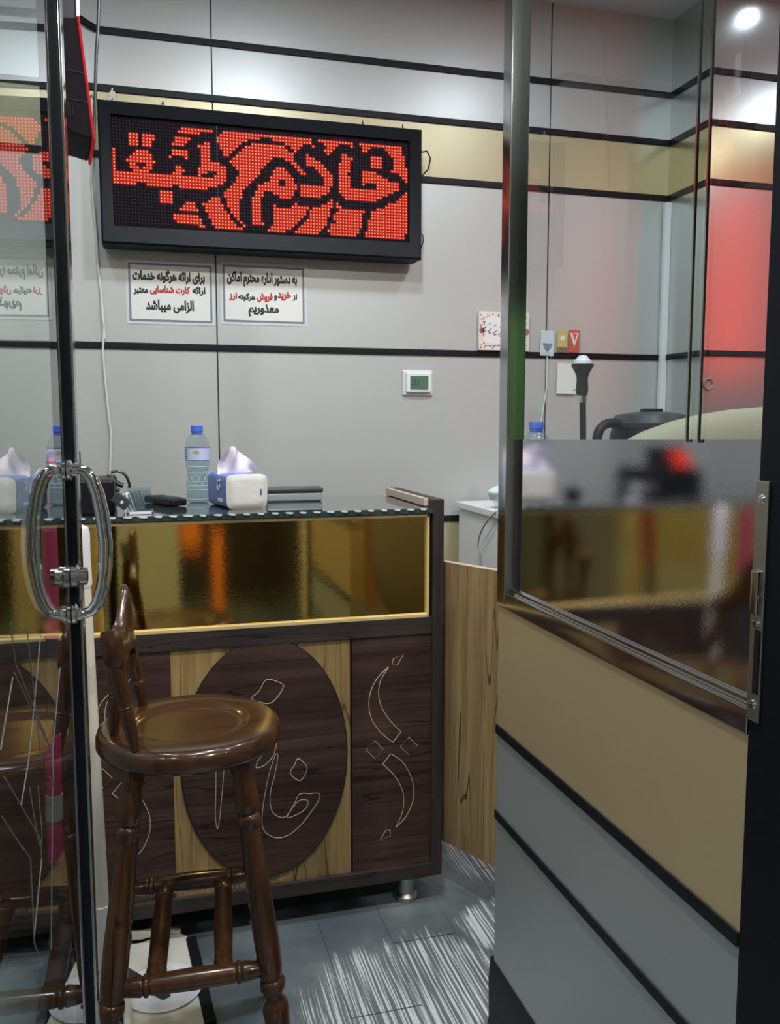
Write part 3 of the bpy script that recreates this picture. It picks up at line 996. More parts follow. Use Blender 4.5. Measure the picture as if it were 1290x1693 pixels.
for z_ in (0.75, -0.72):
    MB().lathe([(0, 0), (0.003, 0), (0.002, 0.003), (0, 0.003)], 10, Mx @ Matrix.Translation((w_ * 0.84, -0.001, h_ * z_)) @ Matrix.Rotation(PI / 2, 4, 'X')).build('pin', M['darkgrey'], t)
rg = thing('metal_ring', 'thin metal ring on the grey pillar at the right', 'ring', (1.99, 2.774, 1.487))
MB().tube([(1.99 + 0.019 * math.cos(k * PI / 12), 2.7765, 1.487 + 0.019 * math.sin(k * PI / 12)) for k in range(24)], 0.0028, 8, closed=True).build('band', M['steel'], rg)
wc = thing('wire', 'thin white wire hanging down the back wall beside the LED sign', 'cable', (-0.13, WALL - 0.006, 1.2))
pts = [(154, 228), (152, 260), (151, 300), (155, 345), (160, 395), (162, 440), (168, 490), (172, 540), (170, 580), (174, 630), (179, 680), (184, 720), (182, 768), (182, 800)]
MB().tube([at(x_, y_, WALL - 0.008 - 0.006 * (k % 2)) for k, (x_, y_) in enumerate(pts)], 0.0035, 8).build('sheath', M['cable'], wc)
MB().tube([at(167, 480, WALL - 0.01), at(169, 520, WALL - 0.014), at(174, 560, WALL - 0.01)], 0.003, 8).build('loose_strand', M['cable'], wc)
hc = thing('hanging_cable', 'black cable running down from the ceiling to the small red display board', 'cable', (-0.115, 2.6, 2.3))
MB().tube([at(165, -40, 2.6), at(163.5, 0, 2.6), at(162, 50, 2.6), at(159, 90, 2.6), at(157.5, 150, 2.6), at(156, 200, 2.6), at(155, 238, 2.6)], 0.0045, 8).build('sheath', M['blackcable'], hc)
gw = thing('wire', 'thin white wire on the back wall behind the partition glass, above the bottle', 'cable', (1.5, WALL - 0.006, 1.2))
MB().tube([at(x_, y_, WALL - 0.008) for x_, y_ in ((905, 590), (904, 640), (896, 690), (892, 727), (890, 760))], 0.003, 8).build('sheath', M['cable'], gw)

# ------------------------------------------------------------------ small display board seen from behind
bd = thing('display_board', 'dark tilted display board with a glowing red front edge, hung left of the LED sign', 'display', (-0.13, 1.95, 1.93))
ax = Vector((-0.10, 1.0, 0)).normalized()


def bpt(px_, py_, d):
    return at(px_, py_, 1.95) + ax * d


out = [(127, 28), (131, 60), (138, 110), (146, 165), (153, 224), (149, 229), (120, 219), (106, 206), (99, 195), (80, 28)]
MB().prism(out, lambda u, v, d: bpt(u, v, d), 0.0, 0.17, 0.003).build('case', M['boardcase'], bd)
fr_ = MB().prism([(127, 27), (131.5, 27), (158, 231), (153, 231)], lambda u, v, d: bpt(u, v, d), -0.002, 0.19, 0.0015).build('front_bezel', emit('red_bezel_glow', (1.0, 0.02, 0.03), 0.16, (0.25, 0.01, 0.015)), bd)  # bezel emission stands in for the board's red LED light on it
MB().prism([(131.8, 40), (133.0, 40), (158.2, 226), (157.0, 226)], lambda u, v, d: bpt(u, v, d), 0.02, 0.17).build('screen', M['board'], fr_)
sgm = MB()
for k, (d0, d1, y0, y1) in enumerate(((0.03, 0.045, 55, 130), (0.03, 0.09, 122, 138), (0.075, 0.09, 55, 205), (0.11, 0.125, 60, 205), (0.11, 0.16, 190, 205), (0.03, 0.06, 195, 205))):
    xa, xb = 132.6 + (y0 - 40) * 0.1355, 132.6 + (y1 - 40) * 0.1355
    sgm.prism([(xa, y0), (xa + 1.2, y0), (xb + 1.2, y1), (xb, y1)], lambda u, v, d: bpt(u, v, d), d0, d1)
sgm.build('red_segments', M['led_red'], fr_)
g_ = MB()
for k in range(5):
    x_ = 104 + k * 3.6
    g_.prism([(x_, 168), (x_ + 1.5, 168.5), (x_ + 3, 192), (x_ + 1.5, 191)], lambda u, v, d: bpt(u, v, d), -0.0015, 0.001)
for y_ in (112, 160):
    g_.prism([(99, y_), (137 + (y_ - 112) * 0.15, y_ + 8), (137 + (y_ - 112) * 0.15, y_ + 10), (99, y_ + 2)], lambda u, v, d: bpt(u, v, d), -0.0012, 0.001)
g_.build('vents', M['strip'], bd)
MB().prism([(92, -60), (124, -60), (126, 28), (96, 28)], lambda u, v, d: bpt(u, v, d), 0.01, 0.03, 0.001).prism([(92, -200), (106, -200), (106, -58), (92, -58)], lambda u, v, d: bpt(u, v, d), 0.012, 0.028).build('mount_plate', M['darkgrey'], bd)
MB().prism([(124, -60), (131, -60), (132, 27), (126, 27)], lambda u, v, d: bpt(u, v, d), 0.0, 0.02, 0.001).build('clear_clip', M['lamin'], bd)
MB().box(-0.23, -0.13, 1.93, 2.01, 2.80, 2.862).build('ceiling_bracket', M['darkgrey'], bd)
MB().tube([at(99, -200, 1.965), (-0.17, 1.97, 2.82)], 0.012, 10).build('hanger_rod', M['darkgrey'], bd)

# ================================================================== reception counter
YC = 2.20
ct = thing('reception_counter', 'dark wood reception counter with a gold mirrored front and engraved panels', 'counter', (0.09, 2.42, 0))
cl, cr = -0.66, 0.735
MB().box(cl, cr - 0.004, 2.235, 2.61, 0.09, 1.10).build('body', M['frame_wood'], ct)
MB().box(cr, 0.767, YC - 0.004, 2.635, 0.082, 1.143, 0.002).build('side_panel', M['frame_wood_v'], ct)
MB().box(0.722, cr, 2.235, 2.63, 1.122, 1.143, 0.001).build('side_lip', M['edge_wood'], ct)
MB().box(cl, cr, YC, 2.238, 0.776, 0.822, 0.001).build('middle_rail', M['frame_wood'], ct)
MB().box(cl, cr, YC - 0.006, 2.238, 0.082, 0.120, 0.001).build('bottom_rail', M['frame_wood'], ct)
MB().box(cl, 0.722, YC + 0.012, 2.236, 0.83, 1.098).build('gold_panel', M['goldmir'], ct)
gt = MB().box(cl, 0.726, YC + 0.001, YC + 0.02, 0.822, 0.831, 0.001)
gt.box(0.7205, 0.7275, YC + 0.001, YC + 0.02, 0.826, 1.104, 0.001).box(cl, 0.728, YC + 0.001, YC + 0.02, 1.096, 1.1045, 0.001)
gt.build('gold_edging', M['goldtrim'], ct)
MB().box(0.512, cr, YC + 0.005, 2.236, 0.120, 0.776).build('front_panel', M['dark_wood'], ct)['label'] = 'right dark engraved panel'
pm = MB().box(0.042, 0.507, YC + 0.008, 2.236, 0.120, 0.776).build('centre_panel', M['light_wood'], ct)
MB().box(0.507, 0.512, YC + 0.010, 2.236, 0.120, 0.776).build('panel_gap', M['strip'], ct)
MB().box(cl, 0.042, YC + 0.006, 2.236, 0.120, 0.776).build('front_panel', M['dark_wood'], ct)['label'] = 'left dark engraved panel'
ex, ez, ea, eb = 0.279, 0.468, 0.2165, 0.3225
ov = [(ex + ea * math.cos(k * PI / 48), max(0.121, ez + eb * math.sin(k * PI / 48))) for k in range(96)]
el = MB().prism(ov, lambda u, v, d: Vector((u, d, v)), YC + 0.001, YC + 0.009).build('oval_plaque', M['dark_wood'], pm)
MB().tube([Vector((u, YC + 0.004, v)) for u, v in ov], 0.003, 6, closed=True).build('oval_edge', M['strip'], pm)


def zo(x, y):          # point read off an enlarged view of the counter front
    return at(140 + x / 2.0806, 1030 + y / 2.0806, YC)


def smooth(pts, n=5, closed=True):
    P = [Vector(p) for p in pts]
    o = []
    N = len(P)
    for i in range(N if closed else N - 1):
        p0, p1, p2, p3 = (P[(i - 1) % N], P[i], P[(i + 1) % N], P[(i + 2) % N]) if closed else (P[max(i - 1, 0)], P[i], P[i + 1], P[min(i + 2, N - 1)])
        for k in range(n):
            t = k / n
            o.append(0.5 * ((2 * p1) + (p2 - p0) * t + (2 * p0 - 5 * p1 + 4 * p2 - p3) * t * t + (3 * p1 - p0 - 3 * p2 + p3) * t * t * t))
    if not closed:
        o.append(P[-1])
    return o


def engrave(mb, pts, sharp=False, closed=True, yoff=0.0, dx=0.0, dz=0.0):
    P = [zo(*p) for p in pts]
    P = [Vector((p.x + dx, YC + yoff, p.z + dz)) for p in P]
    if not sharp:
        P = smooth(P, 5, closed)
    mb.tube(P, 0.0012, 5, closed=closed)


ORN = [([(1048, 153), (1010, 190), (985, 240), (980, 290), (990, 335), (1020, 378), (1062, 413)], [(1062, 413), (1090, 377)], [(1090, 377), (1050, 335), (1025, 295), (1013, 250), (1020, 200), (1048, 153)]),
       ([(1055, 452), (1027, 488)], [(1027, 488), (1065, 525), (1092, 570), (1100, 615), (1093, 660), (1072, 706)], [(1072, 706), (1110, 665), (1132, 610), (1133, 560), (1115, 510), (1090, 475), (1055, 452)])]
SH = [[(1100, 108), (1063, 125), (1061, 143), (1076, 147)], [(1000, 407), (1028, 437), (1002, 470), (970, 440)], [(1117, 395), (1146, 424), (1118, 457), (1088, 428)], [(1018, 750), (1054, 735), (1052, 715), (1040, 712)]]
for dx, nm in ((0.0, 'right'), (-0.705, 'left')):
    e_ = MB()
    for grp in ORN:
        for s_ in grp:
            engrave(e_, s_, closed=False, yoff=0.005, dx=dx)
    for s_ in SH:
        engrave(e_, s_, sharp=True, yoff=0.005, dx=dx)
    e_.build('engraving', M['inlay'], [c for c in ct.children if c.name.startswith('front_panel')][0 if nm == 'right' else 1])
e_ = MB()
engrave(e_, [(575, 262), (600, 235), (620, 200), (640, 195), (680, 210), (682, 225), (660, 260), (630, 278)], yoff=0.001)
engrave(e_, [(735, 468), (722, 490), (708, 518), (740, 543), (762, 515), (762, 490)], yoff=0.001)
engrave(e_, [(655, 458), (630, 540), (612, 650), (615, 710), (650, 737), (690, 735), (735, 705), (780, 650), (808, 605), (805, 587), (775, 588), (740, 590), (720, 625), (690, 668), (655, 660), (640, 630), (640, 580), (655, 520), (665, 460)], yoff=0.001)
engrave(e_, [(697, 668), (735, 614), (768, 612), (760, 640), (725, 662)], yoff=0.001)
engrave(e_, [(455, 470), (451, 600), (450, 670), (458, 708), (468, 640), (479, 480)], yoff=0.001)
engrave(e_, [(660, 395), (652, 450), (622, 488), (590, 498), (600, 470), (625, 440), (630, 400)], yoff=0.001)
e_.build('engraving', M['inlay'], el)


def foot(x, y):
    f = MB().lathe([(0, 0.0), (0.030, 0.0), (0.033, 0.006), (0.033, 0.014), (0.026, 0.022), (0.024, 0.024), (0.024, 0.084), (0, 0.084)], 28, Matrix.Translation((x, y, 0)))
    f.build('foot', M['steel'], ct)


foot(0.676, 2.245)
foot(0.676, 2.57)
foot(-0.60, 2.245)
foot(-0.60, 2.57)
lb = MB().box(0.12, 0.62, 2.300, 2.330, 0.026, 0.082).build('label_strip', M['blackp'], ct)
for x_, tx in ((0.402, '2002'), (0.478, '2003'), (0.556, '2004')):
    lettering('number', tx, x_, x_ + 0.026, 0.036, 0.046, 2.3, M['steel'], lb, 0.01, rtl=False)
    MB().box(x_ + 0.033, x_ + 0.053, 2.2985, 2.3005, 0.034, 0.048).build('label_window', M['grey'], lb)
lw = MB()
for k in range(6):
    lw.tube([(0.27 + k * 0.016, 2.30, 0.05), (0.28 + k * 0.013, 2.285, 0.035 + 0.004 * (k % 3)), (0.30 + k * 0.012, 2.295, 0.03), (0.32 + k * 0.01, 2.30, 0.06)], 0.003, 6)
lw.build('loose_wires', M['darkgrey'], lb)

# ------------------------------------------------------------------ glass worktop with a scalloped front edge
gl = thing('glass_countertop', 'dark glass worktop with a scalloped chipped front edge, lying on the counter', 'worktop', (0.04, 2.4, 1.1045))
GX0, GX1 = -0.66, 0.7345
N_ = 240
front = []
for k in range(N_ + 1):
    x_ = GX0 + (GX1 - GX0) * k / N_
    front.append((x_, 2.190 + 0.0045 * abs(math.sin((x_ + 0.02) * PI / 0.036))))
MB().prism(front + [(GX1, 2.64), (GX0, 2.64)], lambda u, v, d: Vector((u, v, d)), 1.1065, 1.12).build('slab', M['topglass'], gl, angle=60)
ch = MB()
for k in range(40):
    xc = GX0 + 0.018 + k * 0.036 - 0.0 + (0.016)
    if xc > GX1 - 0.01:
        continue
    j_ = random.uniform(0.75, 1.2)
    ch.prism([(xc - 0.011 * j_, 1.1185), (xc - 0.004, 1.1160), (xc + 0.007 * j_, 1.1150), (xc + 0.011 * j_, 1.1190), (xc + 0.004, 1.1203), (xc - 0.006, 1.1203)],
             lambda u, v, d: Vector((u, d, v)), 2.1890, 2.1945)
ch.build('chipped_edge', M['chip'], gl)
MB().box(GX0, GX1 - 0.004, 2.196, 2.62, 1.1045, 1.1066).build('backing', M['strip'], gl)

# ================================================================== things on the counter
TOP = 1.12


def water_bottle(loc, label):
    b = thing('water_bottle', label, 'bottle', loc)
    s = 0.000229
    pr = [(0.022, 0.0), (0.0325, 0.004), (0.0335, 0.012), (0.0325, 0.030), (0.031, 0.045), (0.0325, 0.055), (0.031, 0.066), (0.0298, 0.085), (0.0300, 0.092),
          (0.0335, 0.104), (0.0345, 0.116), (0.0350, 0.122), (0.0350, 0.156), (0.0335, 0.168), (0.029, 0.182), (0.022, 0.193), (0.0150, 0.199), (0.0145, 0.204)]
    MB().lathe(pr, 40).build('body', M['bottle'], b, world=False)
    rb = MB()
    for z, r0 in ((0.012, 0.0336), (0.038, 0.0320), (0.050, 0.0322), (0.062, 0.0318), (0.0885, 0.0302), (0.104, 0.0337)):
        rb.tube([(r0 * math.cos(k * PI / 16), r0 * math.sin(k * PI / 16), z) for k in range(32)], 0.0007, 6, closed=True)
    for k in range(10):
        a0 = k * 2 * PI / 10
        rb.tube([((0.0315) * math.cos(a0 + i * 0.13), 0.0315 * math.sin(a0 + i * 0.13), 0.052 + i * 0.008) for i in range(5)], 0.0006, 5)
        rb.tube([((0.0315) * math.cos(a0 - i * 0.13), 0.0315 * math.sin(a0 - i * 0.13), 0.052 + i * 0.008) for i in range(5)], 0.0006, 5)
    rb.build('ribs', M['chip'], b, world=False)
    MB().lathe([(0.021, 0.001), (0.030, 0.004), (0.0315, 0.012), (0.0300, 0.045), (0.029, 0.085), (0.032, 0.104), (0.033, 0.12), (0.033, 0.150), (0, 0.150)], 32).build('water', M['water'], b, world=False)
    MB().lathe([(0.016, 0.201), (0.0172, 0.2025), (0.0172, 0.2175), (0.0160, 0.2195), (0, 0.2195)], 28).build('cap', M['bluecap'], b, world=False)
    MB().lathe([(0.0152, 0.194), (0.0158, 0.195), (0.0158, 0.2005), (0.0152, 0.201)], 28).build('neck_ring', M['bluecap'], b, world=False)
    lab = MB().grid(lambda u, v: Vector((0.0354 * math.cos(u * 2 * PI), 0.0354 * math.sin(u * 2 * PI), 0.121 + v * 0.037)), 48, 2, True).build('label', M['labelblue'], b, world=False)
    ll = MB()
    for z in (0.1215, 0.1575):
        ll.grid(lambda u, v, z=z: Vector((0.0357 * math.cos(u * 2 * PI), 0.0357 * math.sin(u * 2 * PI), z - 0.0007 + v * 0.0014)), 48, 2, True)
    for k in range(6):
        ll.grid(lambda u, v, k=k: Vector((0.0357 * math.cos(R(195) + u * 0.35), 0.0357 * math.sin(R(195) + u * 0.35), 0.1255 + k * 0.005 + v * 0.0018)), 5, 2)
    ll.build('label_print', M['navy'], lab, world=False)
    lg = MB()
    for da, dz, r0 in ((-0.16, 0, 0.0035), (0.0, 0.002, 0.0045), (0.15, -0.001, 0.0035), (0.05, -0.004, 0.003)):
        a0 = R(262) + da
        lg.lathe([(0, 0), (r0, 0), (r0, 0.0006), (0, 0.0008)], 10, Matrix.Translation((0.0354 * math.cos(a0), 0.0354 * math.sin(a0), 0.1455 + dz)) @ Matrix.Rotation(a0 + PI / 2, 4, 'Z') @ Matrix.Rotation(PI / 2, 4, 'X'))
    lg.build('label_emblem', M['gilt'], lab, world=False)
    return b


wb = water_bottle((0.1385, 2.535, TOP), 'clear water bottle with blue cap and label, standing on the glass countertop')
dup(wb, (1.176, 2.50, 1.061), R(40), 'larger clear water bottle with blue cap on the white cabinet behind the partition glass', 1.32)

# tissue pack
tp = thing('tissue_pack', 'soft pack of pop-up tissues in blue wrap with a white end, on the countertop', 'tissue pack', (0.236, 2.40, TOP), R(12))
W2, L2, H2 = 0.057, 0.085, 0.092


def pack(u, v):
    a = u * 2 * PI
    k = 0.30
    c, s = math.cos(a), math.sin(a)
    x = W2 * math.copysign(abs(c) ** k, c)
    z = H2 / 2 + H2 / 2 * math.copysign(abs(s) ** k, s)
    y = -L2 + 2 * L2 * v
    q = 0.0012 * math.sin(9 * v * PI + 3 * a) + 0.0012 * math.sin(5 * a + 11 * v)
    return Vector((x * (1 + q * 6), y, max(0.0, z * (1 + q * 4))))


MB().grid(pack, 64, 16, True).build('wrap', M['packblue'], tp, world=False, angle=80)


def endcap(y, sgn):
    def f(u, v):
        p = pack(u, 0 if sgn < 0 else 1)
        c = Vector((0, p.y, H2 / 2))
        q = c + (p - c) * (1 - v * 0.999)
        q.y += sgn * 0.007 * math.sin(min(1, v * 3) * PI / 2) + 0.0006 * math.sin(5 * u * PI + 7 * v) * (1 - v)
        return q
    return f


MB().grid(endcap(-L2, -1), 64, 10, True).build('white_end', M['packwhite'], tp, world=False, angle=80)
MB().grid(endcap(L2, 1), 64, 10, True).build('white_end', M['packwhite'], tp, world=False, angle=80)
MB().box(0.034, 0.0375, -L2 - 0.010, -L2 - 0.0065, 0.036, 0.051, 0.0005).build('print_mark', M['navy'], tp, world=False)
lg = MB()
Mt = Matrix.Translation((-W2 - 0.0012, -0.03, 0.058)) @ Matrix.Rotation(-PI / 2, 4, 'Z') @ Matrix.Rotation(PI / 2, 4, 'X')
lg.tube([(-W2 - 0.002, -0.022 + 0.012 * math.sin(k * 0.42), 0.06 + 0.013 * math.cos(k * 0.42)) for k in range(13)], 0.0016, 6)
lg.tube([(-W2 - 0.002, -0.036, 0.076), (-W2 - 0.002, -0.03, 0.066), (-W2 - 0.002, -0.012, 0.044)], 0.0016, 6)
for k in range(4):
    lg.box(-W2 - 0.0025, -W2 - 0.0005, -0.05 + k * 0.010, -0.044 + k * 0.010, 0.018, 0.026)
lg.build('wrap_print', M['lamin'], tp, world=False)


def tuft(u, v):
    # crumpled sheet standing out of the slot, leaning to the left with a corner dropped on the right
    x = -0.056 + 0.098 * u
    prof = max(0.0, math.sin(PI * min(1, u * 0.96 + 0.02) ** 0.72)) ** 0.62
    h = 0.073 * prof + 0.003
    z = H2 - 0.004 + h * v
    y = 0.012 * math.sin(7.5 * u + 2.5 * v) * (0.3 + v) + 0.014 * math.sin(15 * u - 3 * v) * v * 0.6 - 0.004
    x += 0.006 * v * math.sin(8 * u) + (0.004 * v)
    return Vector((x, y, z))


MB().grid(tuft, 46, 18).grid(lambda u, v: tuft(u, v * 0.93) + Vector((0.004, 0.013 * (1 - v) + 0.005, 0)), 46, 18).build('tissue', M['tissue'], tp, world=False, angle=80)

# card terminal tray
tr = thing('pen_tray', 'flat grey box with a dark lid, right of the tissue pack on the countertop', 'box', (0.410, 2.515, TOP), R(-2))
MB().box(-0.081, 0.081, -0.038, 0.038, 0.0, 0.027, 0.007, 3).build('base', M['grey'], tr, world=False)
MB().box(-0.083, 0.083, -0.040, 0.040, 0.026, 0.040, 0.005, 3).build('lid', M['darkgrey'], tr, world=False)
# remote
rm = thing('remote_control', 'black remote control lying on the countertop left of the water bottle', 'remote', (0.045, 2.49, TOP), R(25))
MB().box(-0.024, 0.024, -0.085, 0.085, 0.002, 0.022, 0.006, 3).build('case', M['blackp'], rm, world=False)
b_ = MB()
for i in range(3):
    for j in range(7):
        b_.box(-0.017 + i * 0.012, -0.008 + i * 0.012, -0.07 + j * 0.018, -0.06 + j * 0.018, 0.0215, 0.0245, 0.001, 1)
b_.build('buttons', M['darkgrey'], rm, world=False)
# acrylic card holder
ah = thing('card_holder', 'clear acrylic card holder with tilted slots, left of the remote control', 'card holder', (-0.022, 2.268, TOP), R(2))
a_ = MB().box(-0.032, 0.034, -0.034, 0.05, 0.0, 0.006, 0.001)
for k in range(4):
    a_.box(-0.028, 0.030, -0.0012, 0.0012, 0.0, 0.062 - 0.007 * k, mat=Matrix.Translation((0, 0.040 - 0.020 * k, 0.004)) @ Matrix.Rotation(R(-24), 4, 'X'))
a_.build('stand', M['acryl'], ah, world=False)
a_ = MB()
for k in range(5):
    a_.box(-0.024 + 0.009 * k, -0.021 + 0.009 * k, -0.002, -0.001, 0.012, 0.056, mat=Matrix.Translation((0, -0.018, 0.004)) @ Matrix.Rotation(R(-24), 4, 'X') @ Matrix.Rotation(R(-14), 4, 'Y'))
a_.build('card_edges', M['blackp'], ah, world=False)
MB().box(-0.026, 0.028, -0.0355, -0.0335, 0.001, 0.008, 0.0006).build('card_stack', M['white'], ah, world=False)
MB().box(-0.034, -0.006, 0.0, 0.03, 0.010, 0.058, 0.002, mat=Matrix.Rotation(R(-20), 4, 'Y')).build('card_stack', M['white'], ah, world=False)
# black device with cords
bk = thing('counting_machine', 'black box-shaped machine with loose black cords at the left end of the countertop', 'machine', (-0.165, 2.33, TOP))
MB().box(-0.26, -0.080, 2.24, 2.43, TOP, TOP + 0.088, 0.008, 3).build('case', M['blackp'], bk)
MB().prism([(2.25, TOP + 0.08), (2.42, TOP + 0.08), (2.42, TOP + 0.155), (2.33, TOP + 0.155)], lambda u, v, d: Vector((d, u, v)), -0.243, -0.168, 0.006).build('hopper', M['blackp'], bk)
rdp = MB().box(-0.238, -0.174, -0.048, 0.048, -0.001, 0.0025, mat=Matrix.Translation((0, 2.29, TOP + 0.119)) @ Matrix.Rotation(R(43), 4, 'X')).build('display', M['board'], bk)
rd = MB()
for k in range(3):
    rd.box(-0.235 + k * 0.020, -0.219 + k * 0.020, -0.035, 0.03, 0.0025, 0.004, mat=Matrix.Translation((0, 2.29, TOP + 0.119)) @ Matrix.Rotation(R(43), 4, 'X'))
rd.build('red_digits', M['led_red'], rdp)
MB().tube(smooth([at(183, 781, 2.38), at(195, 779, 2.38), at(207, 785, 2.38), at(214, 800, 2.38), at(213, 806, 2.38)], 5, False), 0.0062, 8, flat=0.6).build('cord', M['blackcable'], bk)
MB().tube(smooth([at(176, 788, 2.36), at(187, 788, 2.36), at(190, 795, 2.36), at(187, 806, 2.36), at(198, 811, 2.36)], 5, False), 0.0052, 8).build('cord', M['blackcable'], bk)
MB().tube(smooth([at(185, 793, 2.36), at(196, 800, 2.36), at(204, 803, 2.36)], 5, False), 0.0065, 8).build('cord', M['blackcable'], bk)
ch_ = MB().box(-0.021, 0.021, -0.012, 0.012, -0.014, 0.014, 0.003, mat=Matrix.Translation(at(200, 828, 2.222)) @ Matrix.Rotation(R(38), 4, 'Y')).build('plug', M['darkgrey'], bk)
MB().box(0.0, 0.007, -0.0135, -0.0118, -0.004, 0.003, mat=Matrix.Translation(at(200, 828, 2.222)) @ Matrix.Rotation(R(38), 4, 'Y')).build('plug_label', M['lamin'], ch_)

# ================================================================== gate, cabinet and what is behind the glass
ga = thing('counter_gate', 'pale plank-patterned swing gate standing between the counter and the partition', 'gate', (0.785, 2.30, 0))
gd = Vector((0.084, -0.17, 0)).normalized()
gn = Vector((gd.y, -gd.x, 0))
GM = Matrix(((gn.x, gd.x, 0, 0.787), (gn.y, gd.y, 0, 2.297), (0, 0, 1, 0), (0, 0, 0, 1)))
MB().box(0, 0.018, 0.0, 0.52, 0.15, 0.962, 0.0005, mat=GM).build('leaf', M['gate_wood'], ga)
MB().box(-0.0006, 0.0186, 0.0, 0.52, 0.961, 0.9635, mat=GM).build('edge_band', M['edge_wood'], ga)
for z_ in (0.3, 0.82):
    h_ = MB().box(0.018, 0.022, 0.0, 0.04, z_ - 0.03, z_ + 0.03, 0.001, mat=GM).box(0.7665, 0.795, 2.285, 2.300, z_ - 0.03, z_ + 0.03, 0.001)
    h_.build('hinge', M['steel'], ga)

cb = thing('white_cabinet', 'white cabinet standing against the back wall behind the swing gate', 'cabinet', (1.53, 2.72, 0))
MB().box(1.10, 1.92, 2.44, 2.985, 0.0, 1.035, 0.002).build('body', M['white'], cb)
MB().box(1.088, 1.925, 2.425, 2.99, 1.037, 1.060, 0.003).build('top', M['white'], cb)
for x0, x1 in ((1.105, 1.505), (1.512, 1.915)):
    d_ = MB().box(x0, x1, 2.424, 2.441, 0.06, 1.025, 0.002).build('door', M['white'], cb)
    MB().box(x1 - 0.03 if x0 < 1.3 else x0 + 0.02, x1 - 0.02 if x0 < 1.3 else x0 + 0.03, 2.405, 2.424, 0.75, 0.87, 0.002).build('handle', M['steel'], d_)
cc = thing('cabinet_cable', 'thin grey cable hanging down the side of the white cabinet', 'cable', (1.08, 2.6, 0.9))
MB().tube(smooth([(1.16, 2.60, 1.064), (1.10, 2.60, 1.064), (1.080, 2.62, 1.045), (1.078, 2.70, 0.99), (1.080, 2.74, 0.93), (1.085, 2.72, 0.86), (1.09, 2.70, 0.5)], 5, False), 0.003, 8).build('sheath', M['grey'], cc)
cup = thing('glass_bowl', 'small clear glass bowl on the near corner of the white cabinet', 'bowl', (1.135, 2.70, 1.061))
MB().lathe([(0.016, 0.0), (0.018, 0.003), (0.010, 0.008), (0.012, 0.014), (0.030, 0.028), (0.036, 0.050), (0.034, 0.052), (0.027, 0.030), (0.0, 0.018)], 28).build('bowl', M['acryl'], cup, world=False)
MB().lathe([(0.037, 0.053), (0.036, 0.058), (0.020, 0.070), (0.006, 0.075), (0.007, 0.083), (0, 0.086)], 28).build('lid', M['chip'], cup, world=False)

gm = thing('gooseneck_lamp', 'black upright lamp with flared head and white cap, behind the partition glass', 'lamp', (1.385, 2.60, 1.061))
MB().lathe([(0, 0), (0.06, 0), (0.06, 0.012), (0.012, 0.022), (0, 0.022)], 28).build('base', M['blackp'], gm, world=False)
MB().tube(smooth([(0.008, 0, 0.015), (0.008, 0, 0.15), (0.007, 0, 0.25), (0.003, 0, 0.36)], 5, False), 0.0105, 12).build('stem', M['blackp'], gm, world=False)
MB().lathe([(0, 0.352), (0.0125, 0.352), (0.0125, 0.376), (0, 0.376)], 20, Matrix.Translation((0.003, 0, 0))).build('collar', M['chrome'], gm, world=False)
MB().lathe([(0, 0.374), (0.018, 0.376), (0.0205, 0.395), (0.018, 0.430), (0.024, 0.450), (0.0365, 0.472), (0.0365, 0.478), (0, 0.478)], 32).build('head', M['blackp'], gm, world=False)
MB().lathe([(0.030, 0.478), (0.029, 0.488), (0.020, 0.496), (0.013, 0.505), (0, 0.507)], 28).build('cap', M['white'], gm, world=False)

ap = thing('black_appliance', 'black appliance with a looped handle and grey domed lid behind the beige chair', 'appliance', (1.66, 2.62, 1.061))
MB().lathe([(0, 0), (0.125, 0), (0.135, 0.02), (0.138, 0.24), (0.130, 0.27), (0, 0.275)], 40).build('pot', M['blackp'], ap, world=False)
MB().lathe([(0.134, 0.270), (0.137, 0.285), (0.120, 0.312), (0.06, 0.322), (0, 0.324)], 40).build('lid', M['darkgrey'], ap, world=False)
MB().box(-0.035, 0.035, -0.018, 0.018, 0.322, 0.334, 0.004).build('valve', M['blackp'], ap, world=False)
MB().tube(smooth([(-0.10, -0.02, 0.262), (-0.15, -0.02, 0.285), (-0.195, -0.02, 0.275), (-0.215, -0.02, 0.235), (-0.205, -0.02, 0.15), (-0.13, -0.02, 0.10)], 6, False), 0.016, 12).build('handle', M['blackp'], ap, world=False)
MB().box(-0.10, 0.02, -0.140, -0.128, 0.215, 0.262, 0.003).build('control_panel', M['grey'], ap, world=False)

ac = thing('armchair', 'high-backed beige padded armchair seen through the partition glass', 'armchair', (1.30, 1.50, 0))


def pillow(cx, cy, cz, sx, sy, sz, k=0.45, fold=0.0):
    def f(u, v):
        a, b = u * 2 * PI, (v - 0.5) * PI * 0.998
        p = lambda q: math.copysign(abs(q) ** k, q)
        x = sx * p(math.cos(b)) * p(math.cos(a))
        y = sy * p(math.cos(b)) * p(math.sin(a))
        z = sz * p(math.sin(b))
        if fold:
            z -= fold * math.exp(-((x * 0.9 + 0.25 * y - 0.06) / 0.02) ** 2) * max(0, math.sin(b)) 
        return Vector((cx + x, cy + y, cz + z))
    return f


